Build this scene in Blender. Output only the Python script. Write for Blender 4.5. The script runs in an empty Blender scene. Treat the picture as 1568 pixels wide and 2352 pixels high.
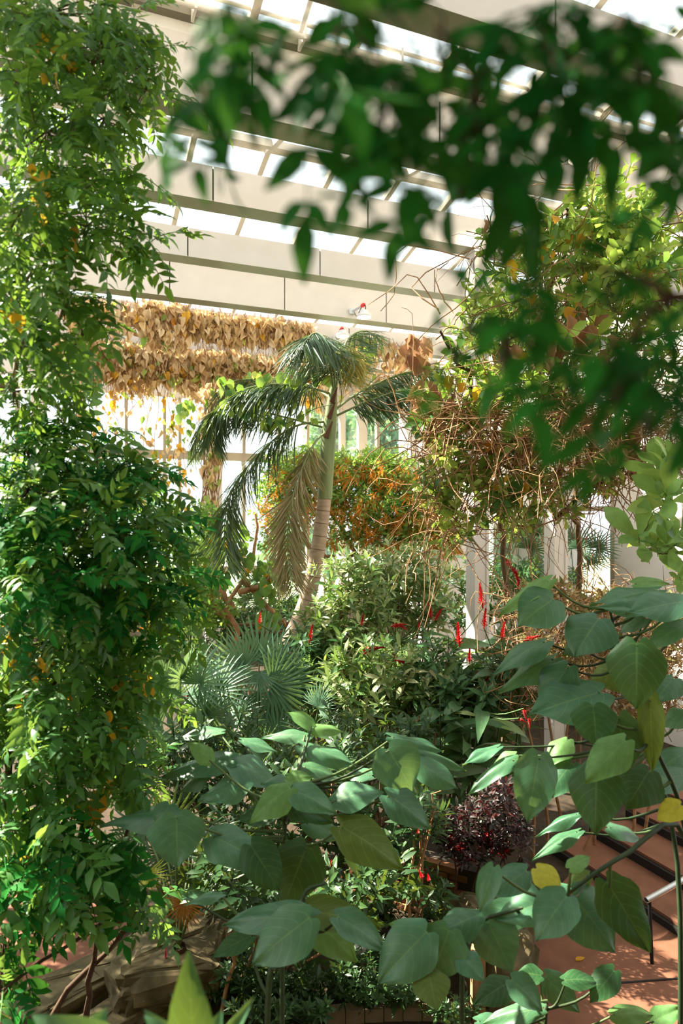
import bpy, math, random
import numpy as np
from mathutils import Matrix, Vector

# ------------------------------------------------------------------ camera, world, sun, exposure
SC = bpy.context.scene
COL = SC.collection
H = 4.2                      # eye height over the lower path
F = 1570.0                   # focal length in pixels of the 1568x2352 frame
HORIZON = 1205.0
cam_d = bpy.data.cameras.new('camera')
cam = bpy.data.objects.new('camera', cam_d)
COL.objects.link(cam)
cam.location = (0, 0, H)
cam.rotation_euler = (math.pi / 2, 0, 0)
cam_d.sensor_fit = 'VERTICAL'
cam_d.sensor_height = 36.0
cam_d.sensor_width = 24.0
cam_d.lens = F / 2352.0 * 36.0
cam_d.shift_y = (HORIZON - 1176.0) / 2352.0
cam_d.clip_start = 0.05
cam_d.clip_end = 400
cam_d.dof.use_dof = True
cam_d.dof.focus_distance = 7.5
cam_d.dof.aperture_fstop = 1.7
SC.camera = cam

world = bpy.data.worlds.new('world')
SC.world = world
world.use_nodes = True
bgn = world.node_tree.nodes['Background']
bgn.inputs['Color'].default_value = (0.97, 0.98, 1.0, 1)
bgn.inputs['Strength'].default_value = 2.3

sun_d = bpy.data.lights.new('sun', 'SUN')
sun_d.energy = 30.0
sun_d.angle = math.radians(0.6)
sun_d.color = (1.0, 0.9, 0.74)
sun = bpy.data.objects.new('sun', sun_d)
COL.objects.link(sun)
SUN_TO = Vector((-0.66, 0.30, 0.72)).normalized()
sun.rotation_euler = SUN_TO.to_track_quat('Z', 'Y').to_euler()
sun.location = (-20, 10, 30)

SC.view_settings.view_transform = 'Standard'
SC.view_settings.look = 'None'
SC.view_settings.gamma = 1.0
SC.view_settings.use_curve_mapping = False
SC.view_settings.exposure = 0.08
SC.cycles.max_bounces = 6
SC.cycles.diffuse_bounces = 3
SC.cycles.glossy_bounces = 2
SC.cycles.transmission_bounces = 4
SC.cycles.caustics_reflective = False
SC.cycles.caustics_refractive = False
SC.cycles.transparent_max_bounces = 8

# ------------------------------------------------------------------ helpers
RNG = np.random.default_rng(11)
CA, SA = math.cos(math.radians(22)), math.sin(math.radians(22))


def P(px, py, d):
    return np.array([(px - 784.0) / F * d, d, H + (HORIZON - py) / F * d])


def ground(px, py):
    return P(px, py, H * F / (py - HORIZON))


def B(u, v, z):                       # building axes: u along the beams, v away from the viewer, z over the eye
    return np.array([CA * u - SA * v, SA * u + CA * v, H + z])


def u_at(px, v):
    rx = (px - 784.0) / F
    return (CA * rx + SA) / (-SA * rx + CA) * v


def depth_at(px, v):
    rx = (px - 784.0) / F
    return v / (-SA * rx + CA)


def lin(c):
    r = []
    for x in c[:3]:
        x = x / 255.0
        r.append(x / 12.92 if x <= 0.04045 else ((x + 0.055) / 1.055) ** 2.4)
    return (r[0], r[1], r[2], 1.0)


# --- materials
def nodes_of(name):
    m = bpy.data.materials.new(name)
    m.use_nodes = True
    nt = m.node_tree
    nt.nodes.clear()
    out = nt.nodes.new('ShaderNodeOutputMaterial')
    return m, nt, out


def surf(name, c1, c2=None, scale=6.0, rough=0.7, bump=0.0, spec=0.3, metal=0.0, detail=4.0, stretch=None):
    m, nt, out = nodes_of(name)
    b = nt.nodes.new('ShaderNodeBsdfPrincipled')
    b.inputs['Roughness'].default_value = rough
    b.inputs['Metallic'].default_value = metal
    b.inputs['Specular IOR Level'].default_value = spec
    nt.links.new(b.outputs[0], out.inputs[0])
    tc = nt.nodes.new('ShaderNodeTexCoord')
    n = nt.nodes.new('ShaderNodeTexNoise')
    n.inputs['Scale'].default_value = scale
    n.inputs['Detail'].default_value = detail
    if stretch:
        mp = nt.nodes.new('ShaderNodeMapping')
        mp.inputs['Scale'].default_value = stretch
        nt.links.new(tc.outputs['Object'], mp.inputs[0])
        nt.links.new(mp.outputs[0], n.inputs['Vector'])
    else:
        nt.links.new(tc.outputs['Object'], n.inputs['Vector'])
    r = nt.nodes.new('ShaderNodeValToRGB')
    r.color_ramp.elements[0].position = 0.3
    r.color_ramp.elements[1].position = 0.7
    r.color_ramp.elements[0].color = lin(c1)
    r.color_ramp.elements[1].color = lin(c2 or c1)
    nt.links.new(n.outputs['Fac'], r.inputs[0])
    nt.links.new(r.outputs[0], b.inputs['Base Color'])
    if bump:
        bp = nt.nodes.new('ShaderNodeBump')
        bp.inputs['Strength'].default_value = bump
        bp.inputs['Distance'].default_value = 0.02
        nt.links.new(n.outputs['Fac'], bp.inputs['Height'])
        nt.links.new(bp.outputs[0], b.inputs['Normal'])
    return m


def leafmat(name, cols, trans=0.35, rough=0.42, spec=0.35, vein=0.0, warm=0.35):
    m, nt, out = nodes_of(name)
    N, L = nt.nodes, nt.links
    at = N.new('ShaderNodeAttribute'); at.attribute_name = 'tint'
    oi = N.new('ShaderNodeObjectInfo')
    ad = N.new('ShaderNodeMath'); ad.operation = 'ADD'
    L.new(at.outputs['Fac'], ad.inputs[0]); L.new(oi.outputs['Random'], ad.inputs[1])
    fr = N.new('ShaderNodeMath'); fr.operation = 'FRACT'
    L.new(ad.outputs[0], fr.inputs[0])
    r = N.new('ShaderNodeValToRGB')
    el = r.color_ramp.elements
    while len(el) < len(cols):
        el.new(0.5)
    for i, c in enumerate(cols):
        el[i].position = i / max(1, len(cols) - 1)
        el[i].color = lin(c)
    L.new(fr.outputs[0], r.inputs[0])
    col = r.outputs[0]
    if vein:
        uv = N.new('ShaderNodeUVMap')
        sp = N.new('ShaderNodeSeparateXYZ'); L.new(uv.outputs[0], sp.inputs[0])
        ab = N.new('ShaderNodeMath'); ab.operation = 'ABSOLUTE'; L.new(sp.outputs[0], ab.inputs[0])
        m1 = N.new('ShaderNodeMath'); m1.operation = 'MULTIPLY_ADD'
        L.new(ab.outputs[0], m1.inputs[0]); m1.inputs[1].default_value = -0.32; L.new(sp.outputs[1], m1.inputs[2])
        m2 = N.new('ShaderNodeMath'); m2.operation = 'PINGPONG'; L.new(m1.outputs[0], m2.inputs[0]); m2.inputs[1].default_value = 0.075
        m3 = N.new('ShaderNodeMath'); m3.operation = 'LESS_THAN'; L.new(m2.outputs[0], m3.inputs[0]); m3.inputs[1].default_value = 0.006
        m4 = N.new('ShaderNodeMath'); m4.operation = 'LESS_THAN'; L.new(ab.outputs[0], m4.inputs[0]); m4.inputs[1].default_value = 0.03
        mx = N.new('ShaderNodeMath'); mx.operation = 'MAXIMUM'; L.new(m3.outputs[0], mx.inputs[0]); L.new(m4.outputs[0], mx.inputs[1])
        ml = N.new('ShaderNodeMath'); ml.operation = 'MULTIPLY'; L.new(mx.outputs[0], ml.inputs[0]); ml.inputs[1].default_value = vein
        cm = N.new('ShaderNodeMixRGB'); L.new(ml.outputs[0], cm.inputs[0]); L.new(col, cm.inputs[1])
        cm.inputs[2].default_value = lin((178, 196, 120))
        col = cm.outputs[0]
        ns = N.new('ShaderNodeTexNoise'); ns.inputs['Scale'].default_value = 5.0; ns.inputs['Detail'].default_value = 3
        tc = N.new('ShaderNodeTexCoord'); L.new(tc.outputs['Object'], ns.inputs['Vector'])
        hv = N.new('ShaderNodeHueSaturation'); L.new(col, hv.inputs['Color'])
        mr = N.new('ShaderNodeMapRange'); L.new(ns.outputs['Fac'], mr.inputs[0])
        mr.inputs[1].default_value = 0.3; mr.inputs[2].default_value = 0.7
        mr.inputs[3].default_value = 0.82; mr.inputs[4].default_value = 1.15
        L.new(mr.outputs[0], hv.inputs['Value'])
        col = hv.outputs[0]
    b = N.new('ShaderNodeBsdfPrincipled')
    b.inputs['Roughness'].default_value = rough
    b.inputs['Specular IOR Level'].default_value = spec
    L.new(col, b.inputs['Base Color'])
    t = N.new('ShaderNodeBsdfTranslucent')
    wm = N.new('ShaderNodeMixRGB'); wm.inputs[0].default_value = warm
    L.new(col, wm.inputs[1]); wm.inputs[2].default_value = lin((190, 215, 70))
    L.new(wm.outputs[0], t.inputs['Color'])
    mix = N.new('ShaderNodeMixShader'); mix.inputs[0].default_value = trans
    L.new(b.outputs[0], mix.inputs[1]); L.new(t.outputs[0], mix.inputs[2])
    L.new(mix.outputs[0], out.inputs[0])
    return m


def glassmat(name, col=(245, 250, 250), refl=0.06):
    m, nt, out = nodes_of(name)
    t = nt.nodes.new('ShaderNodeBsdfTransparent'); t.inputs[0].default_value = lin(col)
    g = nt.nodes.new('ShaderNodeBsdfGlossy'); g.inputs['Roughness'].default_value = 0.03
    mix = nt.nodes.new('ShaderNodeMixShader'); mix.inputs[0].default_value = refl
    nt.links.new(t.outputs[0], mix.inputs[1]); nt.links.new(g.outputs[0], mix.inputs[2])
    nt.links.new(mix.outputs[0], out.inputs[0])
    return m


def emitmat(name, col, strength):
    m, nt, out = nodes_of(name)
    e = nt.nodes.new('ShaderNodeEmission')
    e.inputs[0].default_value = lin(col)
    e.inputs[1].default_value = strength
    nt.links.new(e.outputs[0], out.inputs[0])
    return m


M = {
    'panel': surf('cream_panel', (204, 193, 183), (210, 200, 190), 3, 0.55, 0.02),
    'soffit': surf('shade_olive_soffit', (112, 110, 84), (122, 120, 92), 2, 0.35, 0.0, 0.5),  # beam paint with shade and green foliage bounce put into the colour
    'core': surf('dark_core', (60, 58, 52), None, 3, 0.8),
    'bar': surf('beige_bar', (205, 192, 174), (214, 202, 186), 3, 0.5),
    'gutter': surf('bronze_gutter', (112, 104, 86), (124, 116, 98), 3, 0.45),
    'pipe': surf('white_pipe', (225, 215, 200), None, 3, 0.4),
    'plaster': surf('white_plaster', (226, 220, 212), (212, 204, 194), 1.5, 0.8, 0.03),
    'frame': surf('taupe_frame', (158, 146, 126), (170, 158, 138), 3, 0.5),
    'post': surf('pale_steel', (205, 198, 190), (196, 188, 178), 2, 0.5),
    'glass': glassmat('clear_glass'),
    'soil': surf('dark_soil', (42, 34, 25), (68, 54, 38), 9, 0.95, 0.6),
    'lawn': surf('outdoor_lawn', (196, 206, 160), (214, 220, 180), 0.7, 0.9),
    'terra': surf('terracotta_paving', (108, 70, 52), (130, 84, 62), 5, 0.8, 0.15, detail=8),
    'riser': surf('dark_nosing', (38, 32, 28), None, 4, 0.8),
    'rock': surf('sandstone', (66, 62, 40), (112, 98, 70), 5, 0.9, 0.8, detail=8),
    'brick': surf('old_brick', (120, 78, 52), (150, 104, 70), 9, 0.9, 0.5),
    'mortar': surf('mortar', (70, 60, 50), None, 9, 0.95, 0.3),
    'curb': surf('pale_curb', (108, 94, 74), (130, 114, 92), 7, 0.9, 0.3),
    'timber': surf('weathered_timber', (170, 136, 100), (140, 108, 78), 4, 0.8, 0.3, stretch=(8, 8, 1)),
    'chrome': surf('brushed_steel', (180, 180, 178), None, 3, 0.3, metal=1.0),
    'bark': surf('brown_bark', (88, 70, 50), (120, 98, 72), 9, 0.9, 0.5),
    'darkbark': surf('dark_bark', (58, 44, 32), (80, 62, 46), 9, 0.9, 0.4),
    'twig': surf('tan_twig', (178, 136, 98), (138, 100, 68), 12, 0.85, 0.2),
    'greenstem': surf('green_stem', (92, 112, 66), (74, 96, 56), 8, 0.6),
    'darkstem': surf('dark_green_stem', (44, 62, 40), (56, 72, 44), 8, 0.6),
    'palmtrunk': surf('palm_trunk', (172, 146, 124), (196, 172, 150), 4, 0.85, 0.3, stretch=(2, 2, 5)),
    'crownshaft': surf('crownshaft', (116, 130, 86), (142, 152, 104), 3, 0.5, 0.1, stretch=(4, 4, .6)),
    'scar': surf('leaf_scar', (120, 84, 64), None, 4, 0.9),
    'lampbody': surf('lamp_housing', (205, 205, 205), None, 4, 0.4),
    'red': surf('red_plastic', (205, 60, 50), None, 4, 0.5),
    'black': surf('black_cable', (24, 24, 24), None, 4, 0.6),
    'lens': emitmat('lamp_lens', (255, 236, 205), 9.0),
    'amber': emitmat('amber_lens', (255, 205, 110), 26.0),
}
LM = {
    'tree': leafmat('tree_leaf', [(38, 84, 34), (60, 114, 44), (84, 138, 50), (46, 96, 40), (108, 156, 54)], 0.40),
    'near': leafmat('near_leaf', [(16, 78, 28), (22, 96, 34), (44, 122, 44)], 0.28, 0.6, 0.06, warm=0.1),
    'yellow': leafmat('yellow_leaf', [(222, 160, 34), (236, 186, 52), (204, 132, 30)], 0.45, warm=0.1),
    'low': leafmat('low_leaf', [(46, 98, 50), (66, 120, 58), (90, 142, 64), (56, 108, 60)], 0.38),
    'heart': leafmat('heart_leaf', [(58, 106, 76), (72, 120, 88), (66, 112, 74), (52, 98, 72)], 0.22, 0.40, 0.5, vein=0.14),
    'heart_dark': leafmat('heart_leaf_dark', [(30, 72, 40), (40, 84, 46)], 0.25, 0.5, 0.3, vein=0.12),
    'heart_olive': leafmat('heart_leaf_olive', [(88, 106, 44), (76, 104, 48)], 0.3, 0.5, 0.3, vein=0.15),
    'heart_light': leafmat('heart_leaf_light', [(108, 150, 86), (96, 140, 80)], 0.35, 0.5, 0.3, vein=0.16),
    'heart_yellow': leafmat('heart_leaf_yellow', [(206, 190, 60), (190, 184, 66)], 0.4, 0.5, 0.3, vein=0.3),
    'vine': leafmat('vine_leaf', [(104, 144, 62), (146, 178, 76), (178, 196, 92), (90, 130, 66), (204, 206, 104)], 0.45, 0.36),
    'dead': leafmat('dead_leaf', [(232, 204, 160), (216, 180, 130), (242, 222, 184), (200, 160, 112), (238, 210, 156)], 0.42, 0.7, 0.1, warm=0.0),
    'deadbrown': leafmat('dead_brown_leaf', [(168, 122, 86), (196, 152, 114), (140, 96, 66)], 0.3, 0.7, 0.1, warm=0.0),
    'palm': leafmat('palm_leaflet', [(48, 74, 50), (66, 92, 58), (40, 66, 48)], 0.22, 0.4, 0.4),
    'palmdry': leafmat('dry_palm_leaflet', [(150, 128, 92), (122, 120, 78), (176, 150, 112)], 0.3, 0.6, 0.2, warm=0.05),
    'palmlamplit': leafmat('lamplit_palm_leaflet', [(186, 158, 70), (150, 140, 66), (206, 176, 90)], 0.35, 0.5, 0.3, warm=0.15),  # the amber lamp's yellow light is put into this leaflet colour
    'fan': leafmat('fan_leaflet', [(74, 112, 84), (96, 132, 102), (62, 98, 74)], 0.25, 0.42, 0.4),
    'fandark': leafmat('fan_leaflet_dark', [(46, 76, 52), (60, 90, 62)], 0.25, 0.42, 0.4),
    'fanyellow': leafmat('fan_leaflet_yellow', [(172, 172, 82), (150, 160, 80)], 0.3, 0.5, 0.3),
    'fanbrown': leafmat('fan_leaflet_brown', [(150, 96, 40), (170, 116, 56)], 0.3, 0.6, 0.2, warm=0.0),
    'shrub': leafmat('shrub_leaf', [(72, 110, 60), (98, 136, 74), (150, 166, 98), (62, 100, 56), (206, 204, 158), (86, 122, 60)], 0.32, 0.32, 0.5),  # variegated tones; the cream one also stands in for sun highlights
    'shrubdark': leafmat('shrub_leaf_dark', [(46, 82, 52), (62, 100, 62), (78, 118, 74)], 0.28, 0.4),
    'orange': leafmat('orange_pod', [(214, 128, 40), (232, 152, 54), (196, 108, 36)], 0.4, 0.6, 0.2, warm=0.0),
    'mimosa': leafmat('fine_leaf', [(92, 138, 66), (122, 166, 78), (154, 190, 92), (76, 120, 64)], 0.45, 0.5),
    'ginger': leafmat('ginger_leaf', [(56, 94, 60), (72, 110, 70), (96, 128, 82)], 0.28, 0.36, 0.45, vein=0.18),
    'redflower': leafmat('red_bract', [(178, 18, 24), (200, 32, 30), (150, 10, 18)], 0.3, 0.45, warm=0.0),
    'pinkflower': leafmat('pink_bract', [(206, 60, 96), (176, 40, 60)], 0.3, 0.5, warm=0.0),
    'coleus': leafmat('coleus_leaf', [(44, 30, 32), (62, 34, 36), (52, 58, 46), (86, 22, 28)], 0.2, 0.45, warm=0.0),
    'dry': leafmat('dry_leaflet', [(176, 146, 102), (140, 116, 76), (112, 116, 66), (196, 166, 120)], 0.3, 0.7, 0.1, warm=0.0),
    'ivy': leafmat('ivy_leaf', [(52, 96, 46), (74, 122, 58), (96, 142, 66)], 0.35, 0.4),
    'magnolia': leafmat('magnolia_leaf', [(104, 146, 80), (134, 170, 92), (86, 128, 74), (164, 186, 96)], 0.38, 0.35, 0.4, vein=0.25),
    'outdoor': leafmat('outdoor_leaf', [(90, 136, 120), (120, 160, 130), (140, 176, 120)], 0.3, 0.6, 0.2),
    'cover': leafmat('ground_and_shade_leaf', [(30, 60, 32), (44, 76, 40), (62, 94, 50)], 0.22, 0.45),
}


# --- geometry: a shape is a dict of v (n,3), q (m,4), uv (n,2), t (n,)
def shape(v, q, uv=None, t=None):
    v = np.asarray(v, float).reshape(-1, 3)
    q = np.asarray(q, int).reshape(-1, 4)
    if uv is None:
        uv = np.zeros((len(v), 2))
    if t is None:
        t = np.zeros(len(v))
    return {'v': v, 'q': q, 'uv': np.asarray(uv, float), 't': np.asarray(t, float)}


def join(shapes):
    vs, qs, us, ts, n = [], [], [], [], 0
    for s in shapes:
        vs.append(s['v']); qs.append(s['q'] + n); us.append(s['uv']); ts.append(s['t'])
        n += len(s['v'])
    if not vs:
        return shape(np.zeros((0, 3)), np.zeros((0, 4)))
    return {'v': np.concatenate(vs), 'q': np.concatenate(qs), 'uv': np.concatenate(us), 't': np.concatenate(ts)}


def moved(s, m):
    m = np.asarray(m)
    return {'v': s['v'] @ m[:3, :3].T + m[:3, 3], 'q': s['q'], 'uv': s['uv'], 't': s['t']}


def scatter(s, mats, tints):
    n, k = len(mats), len(s['v'])
    mats = np.asarray(mats)
    v = np.einsum('nij,kj->nki', mats[:, :3, :3], s['v']) + mats[:, None, :3, 3]
    q = (s['q'][None] + (np.arange(n) * k)[:, None, None]).reshape(-1, 4)
    t = (s['t'][None] + np.asarray(tints)[:, None]).reshape(-1)
    return {'v': v.reshape(-1, 3), 'q': q, 'uv': np.tile(s['uv'], (n, 1)), 't': t}


def mesh(name, s, mat, smooth=True):
    me = bpy.data.meshes.new(name)
    nv, nq = len(s['v']), len(s['q'])
    me.vertices.add(nv)
    me.vertices.foreach_set('co', s['v'].astype(np.float32).ravel())
    me.loops.add(nq * 4)
    me.loops.foreach_set('vertex_index', s['q'].astype(np.int32).ravel())
    me.polygons.add(nq)
    me.polygons.foreach_set('loop_start', np.arange(nq, dtype=np.int32) * 4)
    me.polygons.foreach_set('use_smooth', np.full(nq, smooth, dtype=bool))
    uvl = me.uv_layers.new(name='UVMap')
    uvl.data.foreach_set('uv', s['uv'][s['q'].ravel()].astype(np.float32).ravel())
    a = me.attributes.new('tint', 'FLOAT', 'POINT')
    a.data.foreach_set('value', s['t'].astype(np.float32))
    me.materials.append(mat)
    me.update(calc_edges=True)
    me.validate()
    return me


def fr(d, n, p=(0, 0, 0), s=1.0, sx=None, sz=None):
    d = np.asarray(d, float); d = d / (np.linalg.norm(d) + 1e-9)
    n = np.asarray(n, float); n = n - d * n.dot(d)
    l = np.linalg.norm(n)
    if l < 1e-5:
        n = np.array([d[1], -d[2], d[0]]); n = n - d * n.dot(d); l = np.linalg.norm(n)
    n = n / l
    x = np.cross(d, n)
    m = np.eye(4)
    m[:3, 0] = x * (sx if sx is not None else s)
    m[:3, 1] = d * s
    m[:3, 2] = n * (sz if sz is not None else s)
    m[:3, 3] = p
    return m


def tube(pts, rad, sides=6, closed=True):
    pts = np.asarray(pts, float)
    n = len(pts)
    rad = np.full(n, rad, float) if np.isscalar(rad) else np.asarray(rad, float)
    tg = np.gradient(pts, axis=0)
    tg /= (np.linalg.norm(tg, axis=1, keepdims=True) + 1e-9)
    ref = np.array([0, 0, 1.0]) if abs(tg[0][2]) < 0.9 else np.array([1.0, 0, 0])
    v = []
    for i in range(n):
        a = np.cross(tg[i], ref); a /= (np.linalg.norm(a) + 1e-9)
        b = np.cross(tg[i], a)
        ang = np.arange(sides) * 2 * math.pi / sides
        v.append(pts[i] + rad[i] * (np.cos(ang)[:, None] * a + np.sin(ang)[:, None] * b))
    v = np.concatenate(v)
    q = []
    for i in range(n - 1):
        for k in range(sides):
            k2 = (k + 1) % sides
            q.append((i * sides + k, i * sides + k2, (i + 1) * sides + k2, (i + 1) * sides + k))
    if closed and sides == 4:
        q.append((0, 1, 2, 3)); q.append(tuple((n - 1) * 4 + k for k in (3, 2, 1, 0)))
    if closed and sides == 6:
        for o in (0, (n - 1) * 6):
            q.append((o, o + 1, o + 2, o + 3)); q.append((o, o + 3, o + 4, o + 5))
    return shape(v, q)


def curve(pts, n=10):
    pts = np.asarray(pts, float)
    if len(pts) < 3:
        t = np.linspace(0, 1, n)[:, None]
        return pts[0] * (1 - t) + pts[-1] * t
    ext = np.vstack([2 * pts[0] - pts[1], pts, 2 * pts[-1] - pts[-2]])
    seg = len(pts) - 1
    out = []
    for x in np.linspace(0, seg, n):
        i = min(int(x), seg - 1); t = x - i
        p0, p1, p2, p3 = ext[i], ext[i + 1], ext[i + 2], ext[i + 3]
        out.append(0.5 * ((2 * p1) + (p2 - p0) * t + (2 * p0 - 5 * p1 + 4 * p2 - p3) * t * t + (3 * p1 - p0 - 3 * p2 + p3) * t ** 3))
    return np.array(out)


def box(lo, hi):
    x0, y0, z0 = lo; x1, y1, z1 = hi
    v = [(x0, y0, z0), (x1, y0, z0), (x1, y1, z0), (x0, y1, z0), (x0, y0, z1), (x1, y0, z1), (x1, y1, z1), (x0, y1, z1)]
    q = [(0, 3, 2, 1), (4, 5, 6, 7), (0, 1, 5, 4), (1, 2, 6, 5), (2, 3, 7, 6), (3, 0, 4, 7)]
    return shape(v, q)


def bbox(u0, u1, v0, v1, z0, z1):       # box in building axes
    s = box((u0, v0, z0), (u1, v1, z1))
    w = s['v']
    return shape(np.stack([CA * w[:, 0] - SA * w[:, 1], SA * w[:, 0] + CA * w[:, 1], w[:, 2] + H], 1), s['q'])


def ring(c, r, h, axis=(0, 0, 1), n=20, r2=None):
    c = np.asarray(c, float); ax = np.asarray(axis, float)
    return tube([c, c + ax * h], [r, r2 if r2 is not None else r], n)


def lathe(c, prof, n=20):
    pts = np.array([[c[0], c[1], c[2] + z] for _, z in prof])
    v = []
    for r, z in prof:
        a = np.arange(n) * 2 * math.pi / n
        v.append(np.stack([c[0] + r * np.cos(a), c[1] + r * np.sin(a), np.full(n, c[2] + z)], 1))
    q = []
    for i in range(len(prof) - 1):
        for k in range(n):
            q.append((i * n + k, i * n + (k + 1) % n, (i + 1) * n + (k + 1) % n, (i + 1) * n + k))
    return shape(np.concatenate(v), q)


# --- objects
def obj(name, me, parent=None, m=None, kind=None, label=None):
    o = bpy.data.objects.new(name, me)
    COL.objects.link(o)
    if parent is not None:
        o.parent = parent
        off = np.eye(4)
        base = parent
        while base is not None:
            off[:3, 3] += np.array(base.location)
            base = base.parent
        if m is None:
            m = np.eye(4)
        mm = np.array(m, float); mm[:3, 3] -= off[:3, 3]
        o.matrix_basis = Matrix(mm.tolist())
    elif m is not None:
        o.matrix_basis = Matrix(np.array(m).tolist())
    if kind:
        o['kind'] = kind
    if label:
        o['label'] = label
    return o


def part(name, s, mat, parent, kind=None, smooth=True, label=None):
    # geometry is given in world space; the object origin is put at the shape's centre
    c = s['v'].mean(axis=0) if len(s['v']) else np.zeros(3)
    t = dict(s); t['v'] = s['v'] - c
    m = np.eye(4); m[:3, 3] = c
    return obj(name, mesh(name, t, mat, smooth), parent, m, kind, label)


def thing(name, label, cat, loc, group=None):
    o = bpy.data.objects.new(name, None)
    COL.objects.link(o)
    o.location = tuple(float(x) for x in loc)
    o.empty_display_size = 0.2
    o['label'] = label
    o['category'] = cat
    if group:
        o['group'] = group
    return o


def struct(name, label, s=None, mat=None, cat='structure', smooth=False):
    if s is None:
        o = thing(name, label, cat, (0, 0, 0))
    else:
        o = part(name, s, mat, None, smooth=smooth)
        o['label'] = label
        o['category'] = cat
    o['kind'] = 'structure'
    return o


def nrm(a):
    return a / (np.linalg.norm(a) + 1e-9)


# --- leaf shapes
def leaf(w=0.4, n=4, prof='ovate', fold=0.25, curl=0.5, stem=0.0, t=0.0, wave=0.0, ph=0.0):
    rows = np.linspace(0, 1, n + 1)
    tab = {
        'ovate': ([0, .15, .35, .6, .85, 1], [.12, .75, 1, .82, .36, .03]),
        'ellip': ([0, .2, .5, .8, 1], [.1, .7, 1, .7, .05]),
        'lance': ([0, .15, .4, .75, 1], [.15, .8, 1, .6, .02]),
        'obov': ([0, .3, .65, .85, 1], [.1, .55, 1, .75, .1]),
        'blade': ([0, .1, .5, .85, 1], [.35, .9, 1, .6, .02]),
    }[prof]
    hw = np.interp(rows, tab[0], tab[1]) * w / 2
    y, z, cy, cz = [], [], 0.0, 0.0
    for i, r in enumerate(rows):
        y.append(cy); z.append(cz)
        a = curl * (r + 0.5 / n) - curl * 0.25
        cy += math.cos(a) / n; cz -= math.sin(a) / n
    v, uv = [], []
    for i in range(n + 1):
        wz = fold * hw[i]
        k = wave * math.sin(6 * rows[i] + ph)
        v += [(-hw[i], stem + y[i], z[i] + wz + k), (0, stem + y[i], z[i]), (hw[i], stem + y[i], z[i] + wz - k)]
        uv += [(-1, rows[i]), (0, rows[i]), (1, rows[i])]
    q = []
    for i in range(n):
        a = i * 3
        q += [(a, a + 1, a + 4, a + 3), (a + 1, a + 2, a + 5, a + 4)]
    return shape(v, q, uv, np.full(len(v), t))


def heart(seed=0):
    r = np.random.default_rng(seed)
    S = np.array([-1, -.75, -.5, -.25, -0.06, 0.06, .25, .5, .75, 1])
    T = np.linspace(0, 1, 13)
    tt = [0, .1, .25, .45, .65, .82, .93, 1]
    ww = [.34, .45, .5, .46, .36, .2, .075, .004]
    p1, p2, p3 = r.uniform(0, 6, 3)
    cup, dro, wav = r.uniform(-.35, .12), r.uniform(.05, .5), r.uniform(.03, .075)
    v, uv = [], []
    for t in T:
        w = np.interp(t, tt, ww) * (1 + .03 * math.sin(9 * t + p1))
        for s in S:
            a = abs(s)
            x = s * w * (1 - .05 * cup)
            y = t - .17 * (1 - t) ** 3 * math.sin(math.pi * min(1, a ** .8))
            z = cup * s * s * w - dro * t * t + wav * math.sin(8 * t + p2 + 1.5 * np.sign(s)) * a ** 2 + .03 * math.sin(5 * s + p3) * t
            z += .018 * math.exp(-(s / .12) ** 2) * -1
            v.append((x, y, z)); uv.append((s, t))
    n = len(S)
    q = []
    for i in range(len(T) - 1):
        for k in range(n - 1):
            q.append((i * n + k, i * n + k + 1, (i + 1) * n + k + 1, (i + 1) * n + k))
    return shape(v, q, uv)


def pinnate(pairs=5, seed=0, w=0.40, ll=0.34, n=3, droop=0.5, prof='ovate'):
    r = np.random.default_rng(seed)
    sp = []
    m = 7
    ang = [(-0.25 + droop * (i / m)) for i in range(m)]
    pts = [np.zeros(3)]
    for i in range(m):
        pts.append(pts[-1] + np.array([0.02 * r.normal(), math.cos(ang[i]), -math.sin(ang[i])]) / m)
    pts = np.array(pts)
    sp.append(tube(pts, np.linspace(.014, .006, len(pts)), 3, False))
    for i in range(pairs):
        f = .22 + .7 * i / max(1, pairs - 1)
        k = f * m
        p = np.array([np.interp(k, range(m + 1), pts[:, c]) for c in range(3)])
        for s in (-1, 1):
            d = np.array([s * 1.0, .55 + .2 * r.normal(), -.25 + .25 * r.normal()])
            nn = np.array([.2 * r.normal(), .2 * r.normal(), 1])
            lf = leaf(w, n, prof, .25, .5 + .3 * r.normal(), t=.25 * r.random())
            sp.append(moved(lf, fr(d, nn, p, ll * (1 - .25 * abs(f - .5)) * (1 + .12 * r.normal()))))
    lf = leaf(w, n, prof, .25, .6)
    sp.append(moved(lf, fr((0, 1, -.4), (0, .2, 1), pts[-1], ll * 1.05)))
    return join(sp)


def sprig(k=8, seed=0, w=0.34, prof='ellip', spread=1.0, n=3, base=0.0, stemr=.018, ll=0.62, flat=0.35, curl=.5):
    r = np.random.default_rng(seed)
    sp = [tube([(0, -.1, 0), (0, .25, 0.01), (0, .5, 0)], [stemr, stemr, stemr * .5], 3, False)]
    for i in range(k):
        a = i * 2.4 + r.uniform(-.3, .3)
        el = spread * (1 - .55 * i / k) + r.uniform(-.2, .2)
        d = np.array([math.cos(a) * math.sin(el), math.cos(el), math.sin(a) * math.sin(el)])
        nn = np.array([-math.cos(a) * math.cos(el), math.sin(el), -math.sin(a) * math.cos(el)])
        p = np.array([0, base + .5 * i / k, 0])
        lf = leaf(w, n, prof, .2, curl + .3 * r.normal(), stem=.05, t=.5 * r.random(), wave=.02, ph=i)
        sp.append(moved(lf, fr(d, nn, p, ll * (1 - flat * i / k) * (1 + .15 * r.normal()))))
    return join(sp)


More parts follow.
